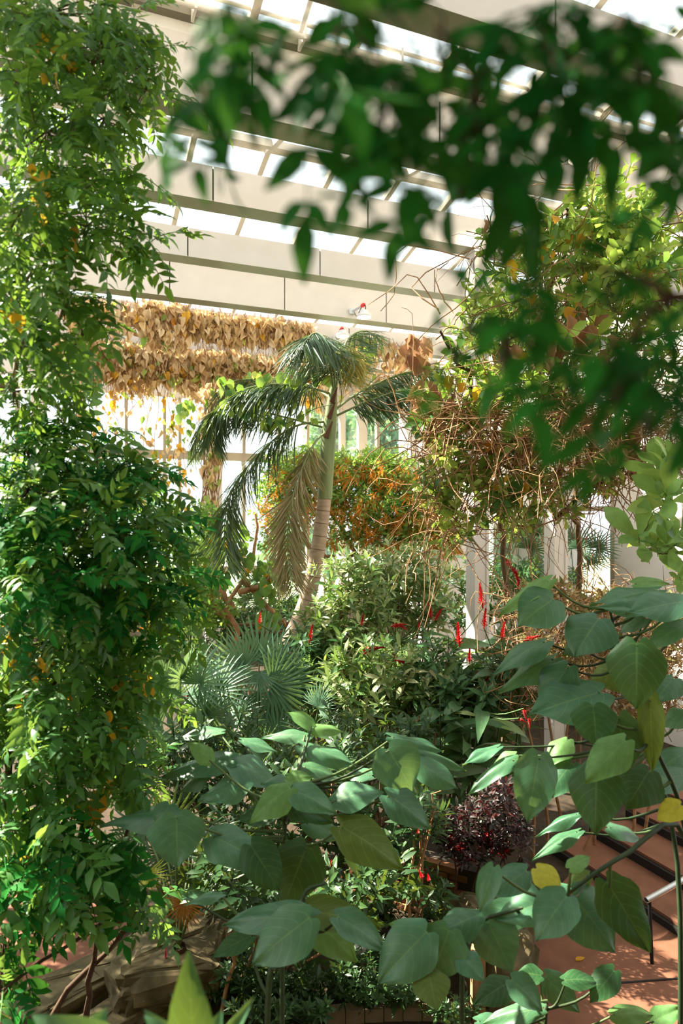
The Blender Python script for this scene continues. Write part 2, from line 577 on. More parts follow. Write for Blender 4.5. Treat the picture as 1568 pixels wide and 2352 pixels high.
def fan(k=24, seed=0, span=4.6, w=.075, droop=.5):
    r = np.random.default_rng(seed)
    sp = []
    for i in range(k):
        a = -span / 2 + span * (i + .5) / k + r.uniform(-.02, .02)
        L = (1 - .18 * abs(a) / (span / 2)) * (1 + .05 * r.normal())
        dr = droop * (1 + .4 * r.normal())
        d = np.array([math.sin(a), math.cos(a), 0.18 - .1 * math.cos(a)])
        lf = leaf(w, 4, 'blade', .5, dr, t=.3 * r.random())
        sp.append(moved(lf, fr(d, (0, 0, 1), (0, 0, 0), L, sx=L)))
    return join(sp)


def spike(seed=0, k=46):
    r = np.random.default_rng(seed)
    sp = [tube([(0, 0, 0), (0, 1, 0)], [.03, .02], 4, False)]
    for i in range(k):
        f = i / k
        a = i * 2.4
        el = 1.15 - .75 * f
        d = np.array([math.cos(a) * math.sin(el), math.cos(el), math.sin(a) * math.sin(el)])
        nn = np.array([-math.cos(a), .3, -math.sin(a)])
        sp.append(moved(leaf(.5, 2, 'ovate', .5, -.5, t=.6 * r.random()), fr(d, nn, (0, .08 + .85 * f, 0), .24 * (1 - .45 * f))))
    return join(sp)


def cluster(k=10, seed=0, w=.5, ll=.4, down=0.0, prof='ovate', n=2, rad=.5):
    r = np.random.default_rng(seed)
    sp = []
    for i in range(k):
        d = r.normal(size=3); d /= np.linalg.norm(d)
        p = d * rad * r.random() ** .5
        dd = d * .8 + np.array([0, 0, -down]) + r.normal(size=3) * .35
        sp.append(tube([np.zeros(3), p * 1.02 + nrm(dd) * .02], .008, 3, False))
        sp.append(moved(leaf(w, n, prof, .3, .5 * r.normal(), t=.5 * r.random()), fr(dd, r.normal(size=3) * .6 + np.array([0, 0, 1.0]), p, ll * (.7 + .6 * r.random()))))
    return join(sp)


def deadleaf(seed=0):
    r = np.random.default_rng(seed)
    s = leaf(.58, 4, 'ovate', .7 + .5 * r.random(), r.uniform(-1.2, 1.6), stem=.12, wave=.12, ph=r.uniform(0, 6))
    return s


def frond(rachis, llen, n=62, hang=.7, seed=0, side=None, w=.055, r0=.022, twist=.25, up=0.0):
    r = np.random.default_rng(seed)
    c = curve(rachis, 40)
    cum = np.r_[0, np.cumsum(np.linalg.norm(np.diff(c, axis=0), axis=1))]; cum /= cum[-1]
    tg = np.gradient(c, axis=0); tg /= np.linalg.norm(tg, axis=1, keepdims=True)
    rach = tube(c, np.linspace(r0, .006, 40), 5, False)
    sp = []
    for i in range(n):
        f = .16 + .84 * (i + .5) / n
        j = min(39, int(np.searchsorted(cum, f)))
        t = tg[j]
        sd = np.cross(t, (0, 0, 1.0))
        if np.linalg.norm(sd) < .3:
            sd = np.array([1.0, 0, 0]) - t * t[0]
        sd /= np.linalg.norm(sd)
        upv = np.cross(sd, t)
        for s in (-1, 1):
            for kk in range(1):
                a = r.uniform(-.9, .6)
                d = s * sd * math.cos(a) + upv * math.sin(a) * .9 + t * (.55 + .5 * f) + r.normal(size=3) * .12
                d = d / np.linalg.norm(d) + np.array([0, 0, -hang + up])
                L = llen * (1 - .55 * abs(f - .45) ** 1.2) * (1 + .12 * r.normal()) * (1 if f < .93 else .6)
                sp.append(moved(leaf(w, 4, 'blade', .4, .9 * hang + .3 * r.normal(), t=.5 * r.random()), fr(d, upv + r.normal(size=3) * twist, c[j], L)))
    return rach, join(sp)


# --- foliage placement
def nrm(a):
    return a / (np.linalg.norm(a) + 1e-9)


def blob_points(blobs, r, gamma=2.2):
    pts, outs = [], []
    for b in blobs:
        px, py, d, rx, ry, rd, n = b
        for _ in range(int(n)):
            e = r.normal(size=3); e /= np.linalg.norm(e)
            e *= r.random() ** (1 / gamma)
            dd = d + e[1] * rd
            p = P(px + e[0] * rx, py - e[2] * ry, dd)
            pts.append(p)
            outs.append(nrm(p - P(px, py, d) + np.array([0, 0, 1e-4])))
    return np.array(pts), np.array(outs)


def place_leaves(root, name, tmpls, mats_, pts, dirs, nrms, scales, tints=None, maxparts=300, seed=3, label=None):
    """First the largest ones in view as parts of their own, then the rest as one part."""
    r = np.random.default_rng(seed)
    n = len(pts)
    if n == 0:
        return
    order = np.argsort(np.array([p[1] / s for p, s in zip(pts, scales)]))
    which = r.integers(0, len(tmpls), n)
    mi = r.random(n)
    meshes = {}
    rest = {}
    for rank, i in enumerate(order):
        m = fr(dirs[i], nrms[i], pts[i], scales[i])
        mk = 0
        acc = 0
        for j, (mm, wt) in enumerate(mats_):
            acc += wt
            if mi[i] <= acc:
                mk = j
                break
        if rank < maxparts:
            key = (which[i], mk)
            if key not in meshes:
                meshes[key] = mesh(name, tmpls[which[i]], mats_[mk][0])
            obj(name, meshes[key], root, m)
        else:
            rest.setdefault((which[i], mk), []).append(m)
    bym = {}
    for (w, mk), ms in rest.items():
        bym.setdefault(mk, []).append(scatter(tmpls[w], np.array(ms), r.random(len(ms))))
    for mk, lst in bym.items():
        part('foliage', join(lst), mats_[mk][0], root, kind='stuff')


def foliage(root, name, tmpls, mats_, blobs, size, mode='pinnate', seed=1, droop=.35, maxparts=300, var=.25, twigs=None, gamma=2.2, camf=.3, extra=None):
    r = np.random.default_rng(seed)
    pts, outs = blob_points(blobs, r, gamma)
    n = len(pts)
    dirs, nrms = [], []
    for i in range(n):
        o = outs[i]; e = r.normal(size=3)
        if mode == 'pinnate':
            d = o * np.array([1, 1, .5]) * .9 + e * .45 + np.array([0, 0, -droop])
            nn = np.array([0, -camf, 1.0]) + r.normal(size=3) * .35
        elif mode == 'hang':
            d = np.array([0, 0, -1.0]) + e * .28 + o * .15
            nn = np.array([0, -1.0, .3]) + r.normal(size=3) * .7
        elif mode == 'up':
            d = np.array([0, 0, .9]) + o * .7 + e * .35
            nn = np.array([0, -1.0, .2]) + r.normal(size=3) * .4
        else:
            d = o + e * .6
            nn = np.array([0, -camf, 1.0]) + r.normal(size=3) * .6
        dirs.append(d); nrms.append(nn)
    sc = size * np.clip(1 + var * r.normal(size=n), .5, 1.7)
    place_leaves(root, name, tmpls, mats_, pts, dirs, nrms, sc, maxparts=maxparts, seed=seed + 50)
    if twigs:
        mat, frac, rad, reach = twigs
        lst = []
        cs = [P(b[0], b[1], b[2]) for b in blobs for _ in range(int(b[6]))]
        for i in range(n):
            if r.random() < frac:
                a, b = pts[i], cs[i]
                b = a + (b - a) * min(1, reach / (np.linalg.norm(b - a) + 1e-6)) if reach else b
                mid = (a + b) / 2 + r.normal(size=3) * .12 * np.linalg.norm(b - a) + np.array([0, 0, -.05])
                lst.append(tube(curve([b, mid, a], 5), [rad, rad * .85, rad * .7, rad * .55, rad * .4], 3, False))
        if lst:
            part('twigs', join(lst), mat, root, kind='stuff')
    return pts


def limb(root, name, pts, rad, mat, n=14, sides=7, wob=0.0, seed=0):
    c = curve(pts, n)
    if wob:
        r = np.random.default_rng(seed)
        c[1:-1] += r.normal(size=(n - 2, 3)) * wob
    if np.isscalar(rad):
        rr = np.full(n, rad)
    else:
        rr = np.interp(np.linspace(0, 1, n), np.linspace(0, 1, len(rad)), rad)
    return part(name, tube(c, rr, sides), mat, root)


def branching(root, base, targets, r0, mat, name='branch', lift=.06, wob=.02, r1=None, sides=5):
    base = np.asarray(base, float)
    nodes = [(base, r0)]
    order = sorted(targets, key=lambda t: np.linalg.norm(t - base))
    for i, t in enumerate(order):
        best = min(nodes, key=lambda n_: np.linalg.norm(n_[0] - t) + .25 * max(0, n_[0][2] - t[2]))
        a, ra = best
        ln = np.linalg.norm(t - a)
        c = curve([a, (a + t) / 2 + np.array([0, 0, lift * ln]), t], 9)
        r = np.random.default_rng(i + 7)
        c[1:-1] += r.normal(size=(7, 3)) * wob * ln * .5
        re = max(ra * .55, (r1 or r0 * .15))
        part(name, tube(c, np.linspace(ra * .9, re, 9), sides, False), mat, root)
        for k in (4, 8):
            nodes.append((c[k], ra * .9 + (re - ra * .9) * k / 8))


# ================================================================== STRUCTURE
UL, UR = -3.18, 10.72
VAL = [0.95, 7.58, 14.2, 20.83]
SOF = 4.65
ZV = 5.55
SL = 0.22

# ground
floor = struct('floor', 'dark planting soil covering the ground of the glasshouse', box((-14, -4, -.3), (16, 34, 0.0)), M['soil'], 'ground')
lawn = struct('ground', 'pale sunlit lawn outside beyond the glazed wall', box((-60, 34.0, -.35), (70, 90, -.05)), M['lawn'], 'lawn')


def slab(name, label, pts, z0, z1, mat, cat):
    pts = [np.array([p[0], p[1]]) for p in pts]
    c = sum(pts) / len(pts)
    n = len(pts)
    v = [(p[0], p[1], z1) for p in pts] + [(p[0], p[1], z0) for p in pts] + [(c[0], c[1], z1)]
    q = []
    for i in range(0, n):
        j = (i + 1) % n
        q.append((j, i, n + i, n + j))
    for i in range(0, n, 2):
        q.append((i, (i + 1) % n, (i + 2) % n, 2 * n))
    return struct(name, label, shape(v, q), mat, cat)


slab('path', 'terracotta paved path below the big heart-leaved shrub with a fallen yellow leaf',
     [ground(1000, 2420), ground(1150, 2230), ground(1240, 2090), ground(1330, 1990), ground(1600, 2010), ground(1640, 2150), ground(1640, 2420), ground(1300, 2520)],
     -.02, .03, M['terra'], 'path')
slab('path', 'terracotta path passing the stone border blocks under pinnate leaves',
     [ground(-160, 2420), ground(-160, 2150), ground(40, 2060), ground(290, 2040), ground(300, 2120), ground(250, 2190), ground(80, 2320), ground(20, 2420)],
     -.02, .03, M['terra'], 'path')
# expansion joint on the right path
jt = part('paving_joint', tube([ground(1390, 2268) + (0, 0, .032), ground(1640, 2250) + (0, 0, .032)], .012, 4), M['riser'], bpy.data.objects['path'])

# steps climbing to the right
st = struct('steps', 'terracotta steps with dark nosings rising beside the steel handrail', cat='steps')
for k in range(6):
    u0 = 5.75 + .62 * k
    s = bbox(u0, u0 + .66, 4.2, 7.1, -H - .02, -H + .13 * (k + 1) - .03)
    rz = part('riser', s, M['riser'], st, smooth=False)
    part('tread', bbox(u0 + .05, u0 + .66, 4.2, 7.1, -H + .13 * (k + 1) - .03, -H + .13 * (k + 1)), M['terra'], st, smooth=False)


# beams
def beam(label, v0, top, tall=False):
    b = struct('beam', label, cat='beam')
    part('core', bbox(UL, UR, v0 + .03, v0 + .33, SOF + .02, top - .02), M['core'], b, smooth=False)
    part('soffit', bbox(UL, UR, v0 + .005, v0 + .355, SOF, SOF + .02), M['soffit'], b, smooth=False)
    L = 2.44
    u = 1.97 - 3 * L
    while u < UR:
        a, c = max(u + .012, UL), min(u + L - .012, UR)
        if c - a > .2:
            part('panel', bbox(a, c, v0, v0 + .03, SOF, top), M['panel'], b, smooth=False)
        u += L
    part('back_panel', bbox(UL, UR, v0 + .33, v0 + .36, SOF, top), M['panel'], b, smooth=False)
    return b


names = {
    3.16: 'cream roof beam overhead nearest the first roof ridge',
    5.37: 'cream tie beam half hidden behind the overhanging blurred branch',
    9.8: 'cream tie beam below the long row of roof panes with bent bars',
    11.98: 'cream tie beam with underside coloured in olive shade between two longer panelled beams',
    16.42: 'cream beam draped with tan dead vine leaves, one lamp beneath it',
    18.62: 'cream beam buried under the thickest curtain of dead vines',
}
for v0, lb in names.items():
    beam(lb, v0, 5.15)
tall = {0: 'deep cream valley beam directly overhead', 1: 'deepest cream valley beam carrying pipes along its top',
        2: 'deep cream valley beam with a small round lamp on an arm'}
for k in range(3):
    b = beam(tall[k], VAL[k], 5.38)
    v0 = VAL[k]
    part('glazing_strip', bbox(UL, UR, v0 + .02, v0 + .05, 5.38, 5.52), M['plaster'], b, smooth=False)
    part('gutter', bbox(UL, UR, v0 - .10, v0 + .46, 5.52, 5.66), M['gutter'], b, smooth=False)

# roof glazing
roof = struct('roof', 'glazed gable roof of clear panes between pale bars', cat='roof')
BU = 1.22
us = [.70 + BU * k for k in range(-3, 9)]
us = [u for u in us if UL <= u <= UR]


def quadprism(p, th, upv=(0, 0, 1)):
    p = np.array(p); off = np.array(upv) * th
    v = np.vstack([p, p + off])
    q = [(3, 2, 1, 0), (4, 5, 6, 7), (0, 1, 5, 4), (1, 2, 6, 5), (2, 3, 7, 6), (3, 0, 4, 7)]
    return shape(v, q)


for k in range(3):
    a, c = VAL[k] + .18, VAL[k + 1] + .18
    mid = (a + c) / 2
    zr = ZV + SL * (mid - a)
    part('ridge_beam', bbox(UL, UR, mid - .07, mid + .07, zr - .02, zr + .12), M['bar'], roof, smooth=False)
    part('ridge_purlin', bbox(UL, UR, mid - .40, mid - .30, zr - .17, zr - .05), M['bar'], roof, smooth=False)
    for (v0, z0, v1, z1) in ((a, ZV, mid, zr), (mid, zr, c, ZV)):
        for i, u in enumerate(us):
            w = .045
            part('glazing_bar', quadprism([B(u - w, v0, z0 - .08), B(u + w, v0, z0 - .08), B(u + w, v1, z1 - .08), B(u - w, v1, z1 - .08)], .12), M['bar'], roof, smooth=False)
            if i + 1 < len(us):
                u2 = us[i + 1]
                part('pane', quadprism([B(u + w, v0, z0 + .02), B(u2 - w, v0, z0 + .02), B(u2 - w, v1, z1 + .02), B(u + w, v1, z1 + .02)], .008), M['glass'], roof, smooth=False)

# pipes along the tall beams
for k, lb in ((1, 'deep beam behind the blurred branch'), (0, 'beam overhead')):
    v0 = VAL[k] - .28
    t = thing('water_pipe', 'pair of white pipes with clips running along the %s' % lb, 'pipe', B(3, v0, 5.4))
    part('pipe', tube([B(UL, v0, 5.50), B(UR, v0, 5.50)], .034, 8), M['pipe'], t)
    part('pipe', tube([B(UL, v0, 5.64), B(UR, v0, 5.64)], .022, 8), M['pipe'], t)
    for i in range(11):
        uu = UL + .8 + 1.22 * i
        part('clip', bbox(uu - .015, uu + .015, v0 - .03, v0 + .20, 5.46, 5.68), M['pipe'], t, smooth=False)
    part('hanger', tube([B(2.45, v0, 5.52), B(2.45, v0 - .75, 5.80)], .03, 6), M['pipe'], t)
    part('hanger', tube([B(7.75, v0, 5.52), B(7.75, v0 - .75, 5.80)], .03, 6), M['pipe'], t)

# back wall
VB = 20.83
wb = struct('wall_back', 'glazed back wall with taupe rails and mullions under a cream header', cat='wall')
part('header', bbox(UL, UR, VB, VB + .4, 3.87, 5.6), M['panel'], wb, smooth=False)
part('header_trim', bbox(UL, UR, VB - .05, VB + .01, 3.80, 3.90), M['bar'], wb, smooth=False)
part('rail', bbox(UL, UR, VB - .03, VB + .2, 1.98, 2.22), M['frame'], wb, smooth=False)
part('rail', bbox(UL, UR, VB - .03, VB + .2, -1.52, -1.28), M['frame'], wb, smooth=False)
part('knee_wall', bbox(UL, UR, VB, VB + .3, -H, -2.6), M['gutter'], wb, smooth=False)
mull = [(40, .12), (90, .42), (193, .09), (290, .09), (378, .09), (413, .09), (560, .10), (640, .09), (707, .09), (745, .05), (787, .18), (833, .32), (868, .10)]
prev = UL
for px, w in mull:
    u = u_at(px, VB)
    part('mullion', bbox(u - w / 2, u + w / 2, VB - .02, VB + .15, -2.6, 3.87), M['frame'] if w < .15 else M['bar'], wb, smooth=False)
    if u - w / 2 - prev > .08:
        for z0, z1 in ((-2.6, -1.52), (-1.28, 1.98), (2.22, 3.87)):
            part('pane', bbox(prev, u - w / 2, VB + .05, VB + .06, z0, z1), M['glass'], wb, smooth=False)
    prev = u + w / 2
for z0, z1 in ((-2.6, -1.52), (-1.28, 1.98), (2.22, 3.87)):
    part('pane', bbox(prev, UR, VB + .05, VB + .06, z0, z1), M['glass'], wb, smooth=False)

# right wall
wr = struct('wall_right', 'white plaster side wall catching sun beside the glazed back wall', cat='wall')
part('plaster', bbox(UR, UR + .3, 14.2, VB + .4, -H, 5.6), M['plaster'], wr, smooth=False)
part('plaster', bbox(UR, UR + .3, 4.5, 11.2, -H, 5.6), M['plaster'], wr, smooth=False)
part('plaster', bbox(UR, UR + .3, 11.2, 14.2, 1.0, 5.6), M['plaster'], wr, smooth=False)
part('plaster', bbox(UR, UR + .3, 11.2, 14.2, -H, -1.6), M['plaster'], wr, smooth=False)
w1 = struct('window_1', 'side wall window with two panes behind the pale steel column', cat='window')
part('frame', bbox(UR - .02, UR + .2, 11.2, 11.3, -1.6, 1.0), M['frame'], w1, smooth=False)
part('frame', bbox(UR - .02, UR + .2, 14.1, 14.2, -1.6, 1.0), M['frame'], w1, smooth=False)
part('frame', bbox(UR - .02, UR + .2, 12.65, 12.75, -1.6, 1.0), M['frame'], w1, smooth=False)
part('frame', bbox(UR - .02, UR + .2, 11.3, 14.1, .3, .4), M['frame'], w1, smooth=False)
part('pane', bbox(UR + .08, UR + .09, 11.3, 12.65, -1.6, 1.0), M['glass'], w1, smooth=False)
part('pane', bbox(UR + .08, UR + .09, 12.75, 14.1, -1.6, 1.0), M['glass'], w1, smooth=False)
struct('pillar', 'grey plastered block standing against the sunlit side wall', bbox(UR - .75, UR, 18.1, 18.95, -H, 2.45), M['plaster'], 'pillar')
# grey inner partition behind the vine
struct('wall_partition', 'pale grey partition wall seen through the tangled vine', bbox(8.6, UR, 12.2, 12.5, -H, 1.6), M['plaster'], 'wall')


struct('wall_added_front', 'unseen dark stone wall added behind the viewer to cut light', bbox(UL - 2.2, UR, -2.6, -2.3, -H, 5.6), M['rock'], 'wall')  # unseen wall, added to cut light from behind the camera
struct('wall_added_left', 'unseen dark stone knee wall added at the left to cut low light', bbox(UL - 2.5, UL - 2.2, -2.6, 14.0, -H, -.6), M['rock'], 'wall')  # unseen low wall, added to block low light from the left


# columns
def column(label, px, d, w, top):
    c = P(px, 1205, d)
    u = CA * c[0] + SA * c[1]; v = -SA * c[0] + CA * c[1]
    t = struct('column', label, cat='column')
    part('flange', bbox(u - w * .5, u - w * .32, v - w * .5, v + w * .5, -H, top), M['post'], t, smooth=False)
    part('flange', bbox(u + w * .32, u + w * .5, v - w * .5, v + w * .5, -H, top), M['post'], t, smooth=False)
    part('web', bbox(u - w * .33, u + w * .33, v - w * .44, v + w * .44, -H, top), M['post'], t, smooth=False)
    part('cap_plate', bbox(u - w * .6, u + w * .6, v - w * .6, v + w * .6, top, top + .04), M['post'], t, smooth=False)
    return t


column('pale steel column rising behind the red ginger spikes', 1096, depth_at(1096, 9.98), .28, SOF - .04)
column('pale steel column standing in dry brown brush, its side in sunshine', 1276, depth_at(1276, 9.98), .29, SOF - .04)
cl = column('taupe column wrapped in dead vine strands in front of the glazed wall', 488, depth_at(488, 18.8), .44, SOF - .04)


# ================================================================== LAMPS
def lamp(label, foot, tip, disc_c, r, lens, watt, col=(1, .9, .75)):
    foot, tip, disc_c = map(np.asarray, (foot, tip, disc_c))
    t = thing('high_bay_lamp', label, 'lamp', foot)
    d = nrm(tip - foot)
    part('bracket', tube([foot, tip], .035, 4), M['lampbody'], t, smooth=False)
    part('mounting_plate', box(foot - .06, foot + .06), M['lampbody'], t, smooth=False)
    part('end_cap', tube([tip - d * .02, tip + d * .07], .045, 6), M['red'], t)
    part('cable', tube(curve([foot + d * .1 + (0, 0, -.04), (foot + tip) / 2 + (0, 0, -.16), tip, tip + d * .12 + (0, 0, -.04), disc_c + (.03, 0, .16)], 16), .010, 4), M['black'], t)
    part('hook', tube([tip + (0, 0, -.02), disc_c + (0, 0, .14)], .012, 5), M['lampbody'], t)
    part('housing', lathe(disc_c, [(0.03, .16), (.09, .14), (.10, .07), (r * .98, .05), (r, .0), (r * .93, -.012)], 24), M['lampbody'], t)
    part('lens', lathe(disc_c, [(r * .93, -.010), (r * .6, -.018), (.005, -.02)], 24), lens, t, label='glowing round lens')
    ld = bpy.data.lights.new('lamp_light', 'SPOT')
    ld.energy = watt; ld.color = col; ld.spot_size = math.radians(150); ld.shadow_soft_size = r * .7
    lo = bpy.data.objects.new('lamp_light', ld)
    COL.objects.link(lo)
    lo.parent = t
    lo.location = tuple(disc_c + np.array([0, 0, -.05]) - foot)
    return t


def on_face(px, py, v, out=0.0):
    d = depth_at(px, v - out)
    return P(px, py, d)


lamp('small round lamp on a red tipped arm over the palm crown', on_face(808, 716, 14.2, .02), on_face(832, 702, 14.2, .45), on_face(836, 728, 14.2, .5), .165, M['lens'], 120)
lamp('large round glowing lamp under the piped beam among vine leaves', on_face(1267, 366, 7.58, .02), on_face(1332, 318, 7.58, .5), on_face(1333, 364, 7.58, .55), .165, M['lens'], 120)
lamp('amber glowing lamp nestled behind the palm crown fronds', on_face(770, 778, 16.42, .02), on_face(783, 757, 16.42, .4), on_face(787, 772, 16.42, .45), .17, M['amber'], 500, (1, .78, .4))
lamp('round lamp on the beam where vine tips reach the roof panes', on_face(1150, 520, 9.8, .02), on_face(1186, 440, 9.8, .5), on_face(1190, 470, 9.8, .55), .165, M['lens'], 120)

# ================================================================== HARD DETAILS ON THE GROUND
def stone(s_seed, c, size, rot=0.0, flat=.5, n=26, rough=.10):
    r = np.random.default_rng(s_seed)
    v, q = [], []
    rows = 15
    k1, k2, k3 = r.uniform(0, 6, 3)
    for i in range(rows):
        ph = -math.pi / 2 + math.pi * i / (rows - 1)
        for k in range(n):
            th = 2 * math.pi * k / n
            d = np.array([math.cos(ph) * math.cos(th), math.cos(ph) * math.sin(th), math.sin(ph)])
            e = np.sign(d) * np.abs(d) ** flat
            e = e * (1 + rough * math.sin(2 * th + k1) * math.cos(ph) + .5 * rough * math.sin(5 * th + 3 * ph + k2) + .35 * rough * math.sin(9 * th - 6 * ph + k3) + rough * r.normal() * .10)
            v.append(e * np.array(size) / 2)
    v = np.array(v)
    cr, sr = math.cos(rot), math.sin(rot)
    v = np.stack([v[:, 0] * cr - v[:, 1] * sr, v[:, 0] * sr + v[:, 1] * cr, v[:, 2]], 1) + np.asarray(c)
    for i in range(rows - 1):
        for k in range(n):
            q.append((i * n + k, i * n + (k + 1) % n, (i + 1) * n + (k + 1) % n, (i + 1) * n + k))
    return shape(v, q)


def rockthing(name, label, seed, c, size, rot, mat='rock', flat=.5, cat='rock', group=None):
    o = part(name, stone(seed, c, size, rot, flat, rough=.16), M[mat], None, smooth=False)
    o['label'] = label; o['category'] = cat
    if group:
        o['group'] = group
    return o


def gp(px, py, z):
    """point at height z seen at the given place of the frame"""
    return P(px, py, (H - z) * F / (py - HORIZON))


g = 'sandstone border stones beside the terracotta path'
c = gp(405, 2165, .42); rockthing('rock', 'big flat sandstone slab topping the border stones', 5, c - (0, 0, .13), (.92, .75, .30), .1, flat=.35, group=g)
c = gp(350, 2225, .30); rockthing('rock', 'chunky sandstone under the big flat slab', 8, c - (0, 0, .14), (.62, .6, .36), .4, flat=.45, group=g)
c = gp(490, 2110, .42); rockthing('rock', 'grey brown rounded stone between fan palm and flat slab', 3, c - (0, 0, .2), (.42, .4, .46), .9, flat=.6, group=g)
c = gp(210, 2235, .16); rockthing('border_block', 'long squared sandstone block edging the terracotta path', 14, c - (0, 0, .08), (.5, 1.1, .24), -.75, flat=.22, cat='block', group=g)
c = gp(262, 2325, .10); rockthing('border_block', 'lower squared sandstone block one step below its neighbour', 15, c - (0, 0, .06), (.42, .95, .16), -.75, flat=.22, cat='block', group=g)
c = gp(1150, 2190, .45); rockthing('rock', 'tall mossy rock pier at the edge of the terracotta path', 21, c - (0, 0, .2), (.5, .55, .9), .3, flat=.5, group=g)
c = gp(1130, 2075, .60); rockthing('rock', 'dark flat capstone behind the yellowing heart leaf', 22, c - (0, 0, .3), (.62, .5, .66), .2, flat=.45, group=g)
o = part('post', box(gp(1100, 2185, .62) + (-.055, 0, -.62), gp(1100, 2185, .62) + (.055, .11, 0)), M['timber'], None, smooth=False)
o['label'] = 'short squared timber post beside the mossy rock pier'; o['category'] = 'post'
c = gp(828, 2180, .05); rockthing('pebble', 'small whitish pebble lying under the hanging heart leaves', 30, c, (.16, .1, .09), .1, 'plaster', cat='pebble')

# low brick retaining wall behind the centre shrubs
bw = thing('brick_retaining_wall', 'low old brick retaining wall half covered by shrubs', 'wall', P(930, 2060, 7.6) * (1, 1, 0))
a0, a1 = ground(770, 1990), ground(1075, 2010)
a0 = P(790, 1205, 7.9); a1 = P(1100, 1205, 7.1)
dv = a1 - a0; dv[2] = 0; Lw = np.linalg.norm(dv); dv /= Lw
nv = np.array([dv[1], -dv[0], 0])
ang = math.atan2(dv[1], dv[0])


def rbox(c, sx, sy, sz, ang):
    s = box((-sx / 2, -sy / 2, -sz / 2), (sx / 2, sy / 2, sz / 2))
    cr, sr = math.cos(ang), math.sin(ang)
    v = s['v']
    return shape(np.stack([v[:, 0] * cr - v[:, 1] * sr, v[:, 0] * sr + v[:, 1] * cr, v[:, 2]], 1) + np.asarray(c), s['q'])


mid = (a0 + a1) / 2
part('mortar_core', rbox((mid[0] - nv[0] * .06, mid[1] - nv[1] * .06, .30), Lw, .2, .60, ang), M['mortar'], bw, smooth=False)
bs = box((-.1, -.05, -.032), (.1, .05, .032))
bm_ = mesh('brick', bs, M['brick'], False)
rr = np.random.default_rng(4)
for row in range(8):
    x = .1 + (.11 if row % 2 else 0)
    while x < Lw - .1:
        p = a0 + dv * x
        m = np.eye(4); a = ang + rr.normal() * .03
        m[:2, :2] = [[math.cos(a), -math.sin(a)], [math.sin(a), math.cos(a)]]
        m[:3, 3] = (p[0] + nv[0] * (.03 + .012 * rr.normal()), p[1] + nv[1] * (.03 + .012 * rr.normal()), .04 + .076 * row)
        obj('brick', bm_, bw, m)
        x += .218

# curb at the bottom of the picture
for i in range(9):
    p0 = ground(770 + i * 44, 2346 - 10 * math.sin(i / 8 * 3.1)); p0[2] = .05
    o = part('curb_stone', rbox(p0, .155, .10, .12, .12 - .04 * i), M['curb'], None, smooth=False)
    o['label'] = 'pale curb stone in the low edging under the groundcover'
    o['category'] = 'curb stone'; o['group'] = 'curb stones edging the groundcover bed'

# handrail
hb = ground(1497, 2220); ht = P(1491, 2066, hb[1])
hr = thing('handrail', 'short brushed steel handrail beside the terracotta steps', 'handrail', hb)
ed = B(0, 0, 0) - B(0, 0, 0) + (B(1, 0, 0) - B(0, 0, 0))
far = ht + ed * 1.9 + np.array([0, 0, .42])
part('rail', tube([ht - ed * .04, far], .028, 10), M['chrome'], hr)
part('post', tube([hb, ht - (0, 0, .02)], .018, 8), M['black'], hr)
fb = hb + ed * 1.3
part('post', tube([fb + (0, 0, .13 * 2), fb + (0, 0, ht[2] + .28)], .018, 8), M['black'], hr)

# wooden garden rail behind the fan palms
wrl = thing('wooden_rail', 'thin brown wooden rail behind the fan palm fronds', 'fence', P(610, 1500, 13.0) * (1, 1, 0))
part('rail', tube([P(520, 1436, 13), P(690, 1430, 13)], .035, 6), M['bark'], wrl)
part('rail', tube([P(520, 1456, 13), P(690, 1450, 13)], .03, 6), M['bark'], wrl)
for px in (530, 610, 680):
    b0 = P(px, 1425, 13.05); part('post', tube([b0 * (1, 1, 0), b0], .04, 6), M['bark'], wrl)

# fallen leaves on the path
yl = mesh('fallen_leaf', leaf(.55, 4, 'ovate', .15, .2), LM['yellow'])
for px, py, an, lb in ((1322, 2206, .5, 'single yellow fallen leaf in the middle of the terracotta path'), (1308, 2135, 2., 'pale fallen leaf on the terracotta path beside the rock pier')):
    m = fr((math.cos(an), math.sin(an), 0), (0, 0, 1), gp(px, py, .036), .12)
    o = obj('fallen_leaf', yl, None, m); o['label'] = lb; o['category'] = 'leaf'

# ================================================================== OUTSIDE
OT = [cluster(14, 70 + i, .6, .5) for i in range(3)]
for px, py, d, rr_, hh, lb in ((880, 1010, 34, 60, 110, 'bluish green tree outside the last back wall pane'),
                               (760, 990, 37, 50, 60, 'pale tree outside behind the palm crownshaft'),
                               (690, 1270, 33, 80, 50, 'low pale bush outside behind the drooping palm frond'),
                               (250, 1130, 40, 120, 60, 'washed out bush outside the wide left panes')):
    c = P(px, py, d)
    t = thing('outdoor_tree', lb, 'tree', (c[0], c[1], 0))
    limb(t, 'trunk', [(c[0], c[1], -.05), (c[0] + .2, c[1], c[2] * .5), (c[0], c[1], c[2])], [.18, .1], M['bark'], 6)
    foliage(t, 'leaf_cluster', OT, [(LM['outdoor'], 1)], [(px, py, d, rr_, hh, 1.6, 150)], .8, 'any', 90 + px, maxparts=60)

